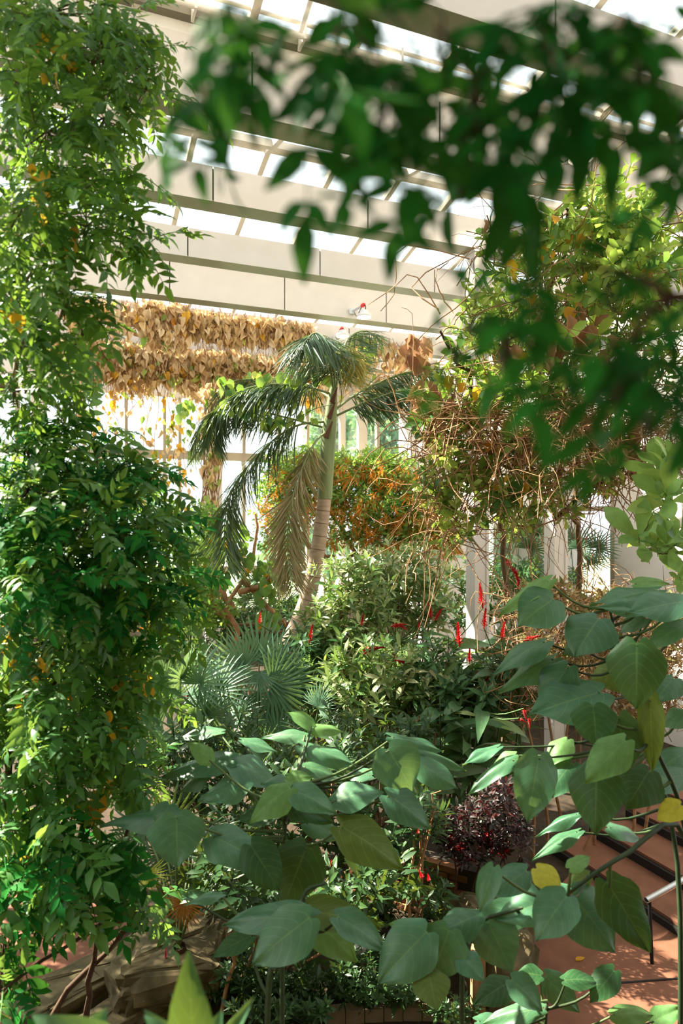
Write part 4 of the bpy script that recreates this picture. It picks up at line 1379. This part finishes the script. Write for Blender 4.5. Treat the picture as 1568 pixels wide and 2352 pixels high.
heart_plant('leaning shrub with large drooping heart leaves over the terracotta path', 3.5, [
    (1302, 2056, 1146, 2092, 84, 'n', .6), (1298, 2062, 1232, 2142, 92, 'n', .7), (1318, 2060, 1424, 2188, 122, 'n', .75), (1398, 2032, 1502, 2192, 104, 'd', .75),
    (1234, 1996, 1288, 2038, 52, 'y', .6), (1206, 2002, 1128, 2048, 58, 'n', .6), (1132, 1996, 1100, 2084, 52, 'n', .7), (1310, 1992, 1352, 1958, 36, 'l', .5), (1350, 2010, 1300, 2030, 40, 'o', .6)],
    [(1620, 2200, .3), (1560, 1900, .3), (1440, 1960, .1), (1360, 2010, 0), (1300, 2056, 0)], 4)
heart_plant('dark seedling heart leaves carpeting the near path edge', 4.4, [
    (1165, 2258, 1092, 2292, 56, 'd', .6), (1178, 2252, 1250, 2312, 66, 'n', .6), (1256, 2246, 1334, 2328, 66, 'n', .7), (1408, 2232, 1356, 2296, 56, 'd', .7), (1232, 2318, 1092, 2334, 44, 'n', .5),
    (1412, 2330, 1504, 2318, 46, 'l', .5), (1500, 2345, 1568, 2310, 46, 'l', .5), (1300, 2250, 1380, 2240, 40, 'd', .5), (1100, 2345, 1180, 2348, 36, 'n', .4), (1240, 2240, 1190, 2228, 40, 'd', .5)],
    [(1250, 2440, .1), (1252, 2360, .1), (1256, 2300, 0)], 5)
heart_plant('big shrub of grey-green heart leaves in front of the dry brush', 4.3, [
    (1268, 1378, 1196, 1420, 116, 'n', .45, 0), (1256, 1334, 1140, 1398, 36, 'l', .4, .1), (1372, 1424, 1318, 1492, 128, 'n', .6, -.1), (1502, 1354, 1354, 1372, 36, 'n', .35, .1), (1512, 1396, 1358, 1380, 32, 'n', .3, 0),
    (1570, 1380, 1438, 1394, 64, 'n', .45, -.2), (1572, 1436, 1488, 1468, 38, 'n', .4, -.2), (1246, 1474, 1128, 1516, 42, 'n', .4, .1), (1266, 1514, 1143, 1574, 48, 'n', .45, .1),
    (1302, 1534, 1243, 1614, 80, 'n', .6, 0), (1374, 1590, 1218, 1624, 96, 'n', .55, -.1), (1310, 1756, 1252, 1828, 64, 'n', .6, 0), (1236, 1744, 1210, 1888, 100, 'n', .75, -.1),
    (1176, 1746, 1070, 1797, 34, 'n', .4, 0), (1140, 1716, 1060, 1747, 24, 'n', .35, .1), (1322, 1870, 1223, 1894, 24, 'n', .35, .1), (1322, 1910, 1218, 1950, 28, 'n', .35, 0), (1400, 1900, 1482, 1906, 36, 'n', .4, 0),
    (1570, 1730, 1498, 1764, 44, 'n', .5, 0), (1562, 1780, 1446, 1806, 50, 'n', .5, -.2), (1460, 1340, 1540, 1330, 30, 'l', .4, .2), (1330, 1480, 1290, 1500, 40, 'd', .5, .05), (1430, 1540, 1350, 1560, 70, 'o', .6, .1), (1180, 1735, 1125, 1760, 36, 'l', .6, .1),
    (1545, 1560, 1500, 1600, 50, 'n', .5, .1), (1568, 1640, 1520, 1660, 60, 'n', .5, 0), (1480, 1420, 1420, 1440, 40, 'n', .4, .1), (1300, 1700, 1255, 1740, 40, 'l', .5, .1)],
    [(1560, 2050, .2), (1520, 1800, .2), (1480, 1620, .1), (1420, 1480, .1), (1400, 1400, .1)], 6)
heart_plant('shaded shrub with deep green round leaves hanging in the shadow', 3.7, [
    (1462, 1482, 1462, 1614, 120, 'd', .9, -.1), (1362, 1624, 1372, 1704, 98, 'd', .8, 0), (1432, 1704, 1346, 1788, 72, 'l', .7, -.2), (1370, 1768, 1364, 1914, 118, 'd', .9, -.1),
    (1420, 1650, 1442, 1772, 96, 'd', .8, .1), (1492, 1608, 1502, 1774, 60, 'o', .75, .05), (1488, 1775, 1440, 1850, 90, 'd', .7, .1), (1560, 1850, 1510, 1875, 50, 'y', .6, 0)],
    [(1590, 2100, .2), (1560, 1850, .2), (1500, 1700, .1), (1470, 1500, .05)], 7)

# foreground leaves close to the lens
nl = thing('near_plant', 'plant with upright pointed leaves rising in front of the stones', 'plant', P(430, 1205, 1.75) * (1, 1, 0))
NLF = [leaf(.52, 8, 'ovate', .28, .35 + .2 * i, wave=.015, ph=i) for i in range(3)]
nb = P(455, 2480, 1.75)
limb(nl, 'stem', [P(430, 1205, 1.75) * (1, 1, 0), (nb + P(430, 1205, 1.75) * (1, 1, 0)) / 2, nb], [.015, .009], M['greenstem'], 8)
for i, (bx, by, tx, ty, w, dd, k) in enumerate(((452, 2460, 428, 2198, 112, 0, 0), (470, 2450, 330, 2330, 70, .06, 1), (300, 2440, 66, 2340, 120, .1, 1), (455, 2450, 330, 2345, 80, .03, 2), (480, 2450, 575, 2300, 45, .1, 1), (180, 2450, 230, 2330, 110, .12, 2), (455, 2470, 505, 2330, 80, .08, 0))):
    b_, e_ = P(bx, by, 1.75 + dd), P(tx, ty, 1.72 + dd)
    ax = e_ - b_; ln = np.linalg.norm(ax)
    obj('leaf', mesh('leaf', NLF[k], LM['heart_dark'] if i == 0 else LM['heart']), nl, fr(ax, (0, -1, .55), b_, ln, sx=w / F * 1.75 / .52 * 1.0))
    if bx < 400:
        part('petiole', tube(curve([nb, (nb + b_) / 2 + (0, 0, -.05), b_], 6), .006, 5, False), M['greenstem'], nl)

# ================================================================== FAN PALMS
def fan_palm(label, d, fans, foot_px, seed, mats='fan', cat='palm'):
    r = np.random.default_rng(seed)
    foot = P(foot_px, 1205, d); foot[2] = 0
    t = thing('fan_palm', label, cat, foot)
    meshes = {}
    top = foot + np.array([0, 0, .5])
    part('trunk', tube(curve([foot, foot + (.02, .02, .3), top], 6), [.10, .09, .08, .08, .07, .06], 8), M['darkbark'], t)
    for i, f in enumerate(fans):
        px, py, rad, ang = f[:4]
        rad = rad * 1.12
        mt = f[4] if len(f) > 4 else mats
        fc = f[5] if len(f) > 5 else r.uniform(.25, .75)
        dd = d + r.uniform(-.5, .5)
        hub = P(px, py, dd)
        k = int(r.integers(0, len(FAN)))
        if (k, mt) not in meshes:
            meshes[(k, mt)] = mesh('fan_leaf', FAN[k], LM[mt])
        a = math.radians(ang)
        ax = np.array([math.sin(a), r.uniform(-.35, .1), math.cos(a)])
        n_ = np.array([0, -fc, 1 - fc]) + r.normal(size=3) * .15
        L = rad / F * dd * 1.12
        obj('fan_leaf', meshes[(k, mt)], t, fr(ax, n_, hub, L))
        m_ = (top + hub) / 2 + np.array([0, 0, .15])
        part('leaf_stalk', tube(curve([top, m_, hub], 8), np.linspace(.016, .009, 8), 4, False), M['greenstem'], t)
    return t


fan_palm('fan palm clump with pale grey-green leaves before the palm trunk', 9.0,
         [(595, 1518, 92, 20), (559, 1534, 84, -35), (597, 1545, 66, 170), (627, 1574, 92, 95), (528, 1569, 78, -60), (648, 1600, 84, 140), (570, 1600, 80, 190), (500, 1610, 72, -110), (690, 1585, 66, 70), (610, 1640, 74, 160), (545, 1650, 66, 30), (660, 1560, 66, 45), (520, 1540, 80, -20), (480, 1600, 80, -70), (640, 1530, 70, 30)], 590, 1)
fan_palm('fan palm with long narrow leaves next to the yellowing shrub', 8.0,
         [(414, 1560, 104, 5), (460, 1570, 90, 30), (380, 1560, 84, -30), (500, 1590, 84, 50), (440, 1600, 84, 60), (390, 1610, 84, -50), (430, 1650, 78, 120), (470, 1640, 72, 20), (370, 1660, 66, -90), (400, 1690, 72, 180), (480, 1690, 66, 110)], 420, 2)
fan_palm('small fan palm at the foot of the variegated shrub', 8.4,
         [(731, 1623, 50, 30), (700, 1690, 66, -30), (760, 1690, 60, 60), (735, 1740, 60, 170), (670, 1740, 60, -120), (600, 1720, 66, -40), (640, 1700, 62, 20), (520, 1730, 60, -20), (790, 1760, 54, 90)], 700, 3)
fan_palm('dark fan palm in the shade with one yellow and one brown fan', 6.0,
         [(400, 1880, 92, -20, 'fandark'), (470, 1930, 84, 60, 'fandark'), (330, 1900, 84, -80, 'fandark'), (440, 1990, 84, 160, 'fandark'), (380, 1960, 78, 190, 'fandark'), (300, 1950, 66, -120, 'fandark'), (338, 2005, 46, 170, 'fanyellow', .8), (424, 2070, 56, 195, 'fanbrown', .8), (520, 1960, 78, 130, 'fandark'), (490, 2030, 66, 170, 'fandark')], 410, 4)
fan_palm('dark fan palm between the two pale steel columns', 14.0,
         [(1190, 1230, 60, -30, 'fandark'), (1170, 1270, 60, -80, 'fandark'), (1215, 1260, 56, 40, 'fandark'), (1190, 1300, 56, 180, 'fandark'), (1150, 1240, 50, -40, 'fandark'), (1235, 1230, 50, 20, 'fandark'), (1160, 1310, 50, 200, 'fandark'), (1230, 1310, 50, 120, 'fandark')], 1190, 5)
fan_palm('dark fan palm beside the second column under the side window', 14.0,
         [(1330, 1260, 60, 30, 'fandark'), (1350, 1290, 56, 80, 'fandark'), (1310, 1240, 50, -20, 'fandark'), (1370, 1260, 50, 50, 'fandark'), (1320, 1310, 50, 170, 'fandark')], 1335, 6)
fan_palm('distant fan palm behind the curved palm trunk', 15.5,
         [(620, 1330, 44, -30, 'fandark'), (650, 1320, 44, 20, 'fan'), (590, 1340, 40, -80, 'fandark'), (640, 1360, 44, 100, 'fandark'), (600, 1380, 44, 190, 'fandark'), (660, 1380, 40, 150, 'fandark'), (570, 1380, 40, -60, 'fandark')], 620, 7)
fan_palm('distant fan palm under the orange flowered tree', 15.0,
         [(860, 1340, 44, -30, 'fandark'), (900, 1330, 44, 20, 'fan'), (940, 1340, 44, 60, 'fandark'), (880, 1370, 44, 180, 'fandark'), (830, 1360, 40, -80, 'fandark'), (920, 1375, 40, 130, 'fandark'), (970, 1370, 40, 70, 'fandark')], 890, 8)

# ================================================================== ORANGE FLOWERED TREE
of = thing('orange_flowered_tree', 'rounded fine-leaved tree hung with orange pods behind the palm trunk', 'tree', P(850, 1205, 15.6) * (1, 1, 0))
of_b = [(700, 1070, 15.4, 90, 45, .8, 150), (820, 1075, 15.4, 100, 40, .8, 160), (900, 1080, 15.2, 80, 45, .8, 150), (640, 1140, 15.4, 60, 70, .7, 110), (740, 1150, 15.2, 90, 60, .8, 130), (860, 1160, 15.0, 110, 60, .9, 180), (960, 1170, 15.0, 80, 70, .8, 150), (1020, 1230, 15.0, 50, 45, .6, 80), (900, 1230, 15.0, 100, 35, .7, 100), (640, 1230, 15.4, 50, 50, .6, 40), (790, 1230, 15.2, 60, 30, .6, 30)]
foliage(of, 'leaf_cluster', CLU, [(LM['mimosa'], 1)], of_b, .30, 'any', 61, twigs=(M['bark'], .12, .012, 0))
foliage(of, 'pod_cluster', POD, [(LM['orange'], 1)], [(a, b + 15, c - .3, d, e, f, n * .62) for a, b, c, d, e, f, n in of_b], .24, 'any', 62)
for i, pl in enumerate((((850, 1500), (855, 1380), (830, 1290), (760, 1180)), ((850, 1420), (900, 1300), (960, 1200)), ((840, 1330), (800, 1280), (870, 1278)), ((850, 1400), (830, 1325), (900, 1315)), ((840, 1320), (720, 1260), (660, 1170)))):
    limb(of, 'branch', ([P(850, 1205, 15.6) * (1, 1, 0)] if i == 0 else []) + [P(x, y, 15.4) for x, y in pl], [.09, .04], M['twig'], 14, 7, .03, i)

# ================================================================== ROUND-LEAVED SMALL TREE
rt = thing('bare_branched_tree', 'small tree with crooked tan branches and hanging round leaves', 'tree', P(560, 1205, 12.6) * (1, 1, 0))
for i, pl in enumerate((((540, 1460), (530, 1390), (560, 1320), (590, 1260), (585, 1180)), ((535, 1400), (500, 1340), (480, 1280)), ((560, 1330), (620, 1400), (655, 1440)), ((550, 1360), (600, 1340), (640, 1300), (650, 1260)), ((520, 1420), (480, 1380), (450, 1370)))):
    limb(rt, 'branch', ([P(560, 1205, 12.6) * (1, 1, 0)] if i == 0 else []) + [P(x, y, 12.5) for x, y in pl], [.06, .025], M['twig'], 14, 6, .04, i)
foliage(rt, 'leaf', IVY, [(LM['ivy'], .95), (LM['yellow'], .05)], [(610, 1330, 12.4, 30, 60, .3, 40), (560, 1280, 12.5, 50, 40, .4, 26), (620, 1420, 12.3, 30, 30, .3, 18), (500, 1300, 12.6, 40, 60, .4, 34), (520, 1230, 12.5, 40, 50, .4, 30)], .20, 'hang', 71)

# pale sunlit undergrowth by the window
pu = thing('sunlit_shrub', 'pale sunlit fine-leaved shrub between the dense shrub and the vine-wrapped column', 'shrub', P(430, 1205, 13.0) * (1, 1, 0))
foliage(pu, 'leaf_cluster', CLU, [(LM['mimosa'], .92), (LM['orange'], .08)], [(440, 1250, 13, 60, 70, .7, 80), (430, 1340, 13, 80, 50, .7, 90), (480, 1390, 12.8, 60, 40, .7, 60), (470, 1180, 13.2, 30, 40, .5, 20), (400, 1420, 12.5, 80, 40, .7, 70)], .30, 'any', 72, twigs=(M['twig'], .15, .010, 0))
limb(pu, 'stem', [P(430, 1205, 13.0) * (1, 1, 0), P(435, 1450, 13), P(440, 1300, 13)], [.05, .015], M['bark'], 8)

# column wrap
cv = thing('column_vine', 'dried climbing vine hanging down the taupe column', 'vine', P(488, 900, depth_at(488, 16.2)))
foliage(cv, 'dead_leaf', DEAD, [(LM['dead'], .75), (LM['vine'], .25)], [(490, 960, 16.1, 26, 50, .15, 50), (488, 1060, 16.1, 22, 60, .15, 46), (486, 1180, 16.1, 24, 60, .15, 40), (484, 1300, 16.1, 26, 60, .15, 36), (500, 900, 16.1, 50, 26, .2, 30)], .22, 'hang', 73)
r = np.random.default_rng(5)
part('vine_strands', join([tube(curve([P(488 + r.normal() * 14, 880, 16.15), P(488 + r.normal() * 16, 1050, 16.1), P(486 + r.normal() * 16, 1200, 16.1), P(484 + r.normal() * 18, r.uniform(1250, 1420), 16.1)], 12), .012, 3, False) for _ in range(26)]), M['twig'], cv, kind='stuff')

# climbing twiner with round leaves by the left frond
ct = thing('climbing_twiner', 'twining climber with round yellow-green leaves crossing the palm frond', 'vine', P(620, 950, 11.0))
foliage(ct, 'leaf', IVY, [(LM['vine'], .7), (LM['ivy'], .3)], [(560, 940, 11.0, 50, 16, .1, 14), (620, 965, 11.0, 40, 12, .1, 12), (520, 890, 11.0, 30, 30, .1, 8), (690, 950, 11.2, 40, 30, .1, 12), (600, 860, 11, 40, 20, .1, 8), (690, 860, 11.2, 60, 20, .2, 16), (430, 940, 13, 16, 50, .2, 22), (840, 800, 13, 20, 20, .2, 6)], .17, 'hang', 74)
limb(ct, 'stem', [P(505, 880, 11), P(540, 930, 11), P(600, 955, 11), P(650, 975, 11), P(720, 940, 11.2), P(760, 930, 11.4)], [.010, .006], M['greenstem'], 20, 4)

# ================================================================== MIDDLE SHRUBS
ms = [('variegated_shrub', 'variegated shrub with painted cream highlights just beyond the curved palm trunk', 790, 9.9, [(780, 1340, 50, 60, 32), (830, 1330, 60, 60, 34), (760, 1430, 60, 60, 44), (840, 1430, 60, 60, 44), (790, 1510, 80, 50, 44), (740, 1500, 40, 50, 22)], 'shrub'),
      ('variegated_shrub', 'variegated shrub with painted cream highlights below the orange flowered tree', 930, 10.4, [(900, 1320, 60, 50, 36), (970, 1310, 60, 50, 36), (940, 1390, 80, 50, 46), (985, 1380, 40, 60, 30), (890, 1440, 70, 50, 40), (970, 1450, 50, 50, 30)], 'shrub'),
      ('variegated_shrub', 'lower variegated shrub with painted cream highlights on reddish bare stems', 850, 8.9, [(800, 1590, 70, 50, 44), (870, 1540, 70, 50, 44), (920, 1600, 70, 60, 40), (850, 1650, 80, 40, 36), (760, 1560, 40, 40, 18), (960, 1540, 50, 50, 28)], 'shrub'),
      ('green_shrub', 'dark green shrub filling the gap beside the palm base', 720, 9.6, [(720, 1560, 50, 60, 40), (700, 1480, 30, 40, 20), (740, 1640, 60, 40, 34), (690, 1550, 30, 40, 16)], 'shrubdark'),
      ('green_shrub', 'dark green shrub with glossy leaves under the ginger leaves', 1040, 9.0, [(1000, 1540, 60, 50, 34), (1060, 1600, 80, 50, 44), (1130, 1600, 60, 50, 34), (1150, 1540, 50, 40, 20), (980, 1630, 50, 40, 22)], 'shrubdark'),
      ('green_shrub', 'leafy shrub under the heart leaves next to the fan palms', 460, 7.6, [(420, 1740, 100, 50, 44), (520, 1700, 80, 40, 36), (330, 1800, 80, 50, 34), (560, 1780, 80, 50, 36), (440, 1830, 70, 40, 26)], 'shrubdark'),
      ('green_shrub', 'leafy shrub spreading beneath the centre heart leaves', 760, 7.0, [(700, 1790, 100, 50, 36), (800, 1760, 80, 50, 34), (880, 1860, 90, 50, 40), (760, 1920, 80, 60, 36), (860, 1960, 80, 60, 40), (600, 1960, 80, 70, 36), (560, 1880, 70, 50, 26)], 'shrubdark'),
      ('flowering_shrub', 'small shrub with whorled leaves and red blooms by the brick wall', 960, 6.3, [(950, 1930, 40, 50, 16), (975, 2040, 50, 40, 18), (960, 1870, 40, 40, 12), (900, 2020, 40, 50, 14)], 'shrubdark'),
      ('green_shrub', 'undergrowth shrub around the foot of the distant palms', 600, 14.0, [(560, 1450, 80, 40, 60), (640, 1470, 60, 50, 46), (500, 1430, 60, 50, 50), (690, 1410, 40, 50, 30), (600, 1390, 70, 40, 40), (440, 1460, 60, 50, 40)], 'shrubdark'),
      ('green_shrub', 'undergrowth shrub behind the two steel columns', 1180, 13.0, [(1080, 1330, 70, 40, 40), (1180, 1340, 70, 40, 40), (1040, 1400, 60, 50, 36), (1140, 1400, 70, 50, 40), (1260, 1360, 60, 40, 30)], 'shrubdark'),
      ('green_shrub', 'low shrub at the shaded base of the middle bed', 900, 8.0, [(780, 1700, 60, 50, 22), (860, 1730, 60, 40, 20), (920, 1700, 60, 40, 18), (1000, 1680, 50, 40, 12)], 'shrubdark'),
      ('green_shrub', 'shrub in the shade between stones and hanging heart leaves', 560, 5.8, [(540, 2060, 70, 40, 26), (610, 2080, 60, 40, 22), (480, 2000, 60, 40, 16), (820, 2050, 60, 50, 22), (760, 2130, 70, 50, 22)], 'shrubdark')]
for i, (nm, lb, fx, d, bl_, mt) in enumerate(ms):
    t = thing(nm, lb, 'shrub', P(fx, 1205, d) * (1, 1, 0))
    bb = [(a, b, d, c * 1.25, e * 1.25, .55, n * (1.0 if d > 8 else 1.0)) for a, b, c, e, n in bl_]
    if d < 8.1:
        mt = 'cover'  # near shrubs get a darker leaf colour in place of shade
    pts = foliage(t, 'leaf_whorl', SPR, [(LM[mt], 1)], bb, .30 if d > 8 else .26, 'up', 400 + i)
    for k, b in enumerate(bl_):
        e = P(b[0], b[1], d)
        f0 = np.array(t.location) + np.array([.1 * (k - 2), .05 * k, 0])
        limb(t, 'stem', [f0, (f0 + e) / 2 + (0.05, 0, .1), e], [.022, .010], M['bark'] if k % 2 else M['twig'], 9, 5, .02, k)
        if k % 2 == 0:
            limb(t, 'stem', [(f0 + e) / 2, e + (.12, -.1, .1), e + (.2, -.2, .35)], [.012, .006], M['twig'], 7, 4, .02, k + 9)

# ================================================================== GINGERS WITH RED SPIKES
def ginger(label, fx, d, stems, seed, flowers, leafn=13, L=.58):
    r = np.random.default_rng(seed)
    foot = P(fx, 1205, d) * (1, 1, 0)
    t = thing('red_ginger', label, 'plant', foot)
    pts, dirs, nr, sc = [], [], [], []
    for i, (px, py) in enumerate(stems):
        top = P(px, py, d + r.uniform(-.3, .3))
        f0 = foot + np.array([(i - len(stems) / 2) * .12, r.uniform(-.2, .2), 0])
        c_ = curve([f0, (f0 + top) / 2 + (0, 0, .15), top], 20)
        part('stem', tube(c_, np.linspace(.016, .007, 20), 5, False), M['greenstem'], t)
        for k in range(leafn):
            f = .35 + .65 * k / leafn
            p = c_[min(19, int(f * 19))]
            a = (k % 2) * math.pi + i * 1.3 + r.normal() * .4
            d_ = np.array([math.cos(a), math.sin(a) * .7 - .25, .45 - .5 * r.random()])
            pts.append(p); dirs.append(d_); nr.append(np.array([0, -.45, 1]) + r.normal(size=3) * .25); sc.append(L * (1 + .2 * r.normal()))
    place_leaves(t, 'leaf', GING, [(LM['ginger'], .9), (LM['shrub'], .1)], pts, dirs, nr, np.clip(sc, .25, .9), seed=seed)
    for j, (px, py, ln, an) in enumerate(flowers):
        dd = d - 1.0
        ln = ln * .95
        a = math.radians(an)
        ax = np.array([math.sin(a), -.1, math.cos(a)])
        Lr = ln / F * dd
        b_ = P(px, py, dd) - ax * Lr / 2
        fo = obj('flower_spike', mesh('flower_spike', SPIKE[j % 2], LM['redflower']), t, fr(ax, (0, -1, .1), b_, Lr, sx=Lr * (1.15 if ln > 40 else 1.35), sz=Lr * 1.15), label='red bract spike')
        near_ = min(pts, key=lambda q_: np.linalg.norm(q_ - b_))
        part('flower_stalk', tube(curve([near_, (near_ + b_) / 2 + (0, 0, -.05), b_], 6), .008, 4, False), M['greenstem'], t)
    return t


ginger('red ginger in front of the pale steel column with tall red spikes', 1100, 9.1, [(1030, 1460), (1125, 1490), (1170, 1470), (1030, 1510), (1090, 1520), (1160, 1520), (1120, 1580), (1050, 1580)], 81,
       [(1105, 1368, 62, -8), (1113, 1420, 50, 4), (1053, 1457, 60, -6), (1155, 1448, 44, 8), (1078, 1505, 36, 0), (1200, 1500, 44, 10), (1221, 1466, 40, 70)])
ginger('red ginger with a hanging red chain of blooms over the column foot', 1190, 9.4, [(1180, 1330), (1220, 1380), (1200, 1430), (1170, 1390)], 82, [(1172, 1300, 40, 150), (1186, 1322, 40, 165), (1190, 1340, 30, 190)], 9)
ginger('red ginger beside the ringed palm trunk', 720, 10.2, [(700, 1440), (730, 1460), (690, 1490), (740, 1500)], 83, [(714, 1455, 46, 10), (597, 1420, 30, 5), (684, 1518, 26, 0), (560, 1500, 16, 60), (575, 1488, 14, 0)], 9, .45)
ginger('red ginger scattered with small red blooms amid the variegated shrubs', 900, 9.6, [(860, 1440), (920, 1430), (980, 1420), (890, 1500), (960, 1500), (1000, 1470)], 84,
       [(832, 1424, 30, 10), (915, 1436, 36, 80), (924, 1440, 28, 120), (988, 1403, 36, 0), (1006, 1412, 34, 30), (983, 1386, 14, 0), (858, 1490, 52, 80), (846, 1496, 30, 60), (925, 1520, 36, 100), (905, 1512, 22, 20), (962, 1436, 18, 0), (1118, 1560, 24, 40), (1096, 1550, 20, 0)], 10, .5)
ginger('broad-leaved ginger drooping over the dark hollow', 1070, 8.4, [(1010, 1600), (1060, 1590), (1110, 1600), (1080, 1640), (990, 1650)], 85, [(1205, 1640, 26, 170), (1216, 1660, 26, 180), (1200, 1655, 20, 120)], 10, .62)
for px, py, d in ((975, 2022, 5.7), (300 + 755, 1786 + 20, 6.6)):
    pass
fs = bpy.data.objects['flowering_shrub']
for k, (px, py, ln) in enumerate(((970, 2018, 26), (985, 2024, 22), (760, 1990, 18), (958, 1915, 14), (940, 1880, 14))):
    ax = np.array([.2 * (k - 2), -.3, 1]); Lr = ln / F * 5.7
    obj('flower', mesh('flower', SPIKE[k % 2], LM['redflower']), fs, fr(ax, (0, -1, .1), P(px, py, 5.75), Lr, sx=Lr * 1.3), label='small red bloom')

# ================================================================== DRY BRUSH
db = thing('dry_brush', 'dry brown tangle of twigs and withered leaves around the column', 'shrub', P(1370, 1205, 8.6) * (1, 1, 0))
r = np.random.default_rng(9)
tw = []
for k in range(900):
    px, py = r.uniform(1150, 1600), r.uniform(1335, 1640)
    if py < 1380 and r.random() < .5:
        continue
    d = r.uniform(8.0, 9.4)
    p0 = P(px, py, d)
    dd_ = nrm(np.array([r.normal() * .8, r.normal() * .4, r.normal() * .6])) * r.uniform(.2, .6)
    p2 = p0 + dd_
    tw.append(tube(curve([p0, (p0 + p2) / 2 + r.normal(size=3) * .1, p2], 5), np.linspace(.007, .003, 5), 3, False))
part('twigs', join(tw), M['twig'], db, kind='stuff')
foliage(db, 'leaf_tuft', [cluster(8, 95 + i, .4, .5) for i in range(3)], [(LM['dry'], 1)], [(1240, 1380, 8.8, 80, 40, .5, 60), (1400, 1390, 8.8, 120, 50, .6, 70), (1250, 1500, 8.6, 80, 60, .5, 60), (1400, 1520, 8.6, 130, 80, .6, 80), (1530, 1480, 8.6, 60, 100, .6, 60), (1480, 1620, 8.6, 90, 50, .6, 50)], .20, 'any', 91)
for i in range(8):
    e = P(1190 + 50 * i, 1400 + 20 * (i % 3), 8.7)
    f0 = np.array(db.location) + np.array([.2 * (i - 4), .1 * (i % 3), 0])
    limb(db, 'stem', [f0, (f0 + e) / 2 + (.1, 0, .1), e], [.025, .008], M['twig'], 10, 5, .04, i)

# orange-flecked spray under the ginger
# ================================================================== COLEUS AND GROUNDCOVER
for i, (lb, fx, d, bl_) in enumerate((('dark burgundy coleus growing in the shadowed hollow', 1100, 6.9, [(1050, 1900, 60, 50, 60), (1130, 1870, 60, 50, 60), (1170, 1930, 50, 50, 44), (1080, 1960, 70, 40, 50), (1150, 1800, 40, 50, 26)]),)):
    t = thing('coleus', lb, 'plant', P(fx, 1205, d) * (1, 1, 0))
    foliage(t, 'leaf_whorl', SPR, [(LM['coleus'], .93), (LM['redflower'], .07)], [(a, b, d, c, e, .35, n) for a, b, c, e, n in bl_], .17, 'up', 500 + i)
    for k, b in enumerate(bl_):
        e = P(b[0], b[1], d); f0 = np.array(t.location) + np.array([.15 * (k - 2), 0, 0])
        limb(t, 'stem', [f0, (f0 + e) / 2, e], [.012, .006], M['darkbark'], 6, 4, .02, k)
for i, (lb, bl_) in enumerate((('small-leaved groundcover by the rocks and the curb', [(560, 2260, 80, 60, 90), (680, 2270, 90, 60, 90), (640, 2330, 120, 30, 80), (790, 2240, 60, 60, 60)]),
                               ('small-leaved groundcover sprawling toward the timber post', [(850, 2280, 70, 50, 70), (950, 2290, 70, 40, 60), (1040, 2330, 60, 30, 40), (900, 2200, 60, 50, 50)]),
                               ('small-leaved creeper spreading across the shaded soil behind the stones', [(600, 2160, 80, 40, 50), (520, 2120, 50, 40, 30), (420, 2100, 60, 30, 20), (880, 2100, 60, 40, 40), (1000, 2110, 50, 40, 30)]))):
    d = 6.1 if i < 2 else 6.7
    t = thing('groundcover', lb, 'plant', P(bl_[0][0], 1205, d) * (1, 1, 0))
    bb = []
    for a, b, c, e, n in bl_:
        gd = (H - .18) * F / (b - HORIZON)
        bb.append((a, b, gd, c, e * .8, .25, n))
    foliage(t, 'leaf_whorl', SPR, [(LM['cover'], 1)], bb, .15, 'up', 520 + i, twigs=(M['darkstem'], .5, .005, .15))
ps = thing('pink_flower_plant', 'little plant with a pink flower spike near the squared stones', 'plant', gp(378, 2320, 0))
pp = gp(378, 2320, 0)
limb(ps, 'stem', [pp, pp + (0, 0, .2), pp + (0.01, 0, .36)], [.006, .004], M['greenstem'], 6, 5)
obj('flower_spike', mesh('flower_spike', SPIKE[0], LM['pinkflower']), ps, fr((0, 0, 1), (0, -1, 0), pp + (.01, 0, .34), .2, sx=.12))
for k in range(6):
    a = k * 1.05
    obj('leaf', mesh('leaf', GING[k % 4], LM['heart']), ps, fr((math.cos(a), math.sin(a), .15), (0, 0, 1), pp + (0, 0, .10 + .03 * k), .26))
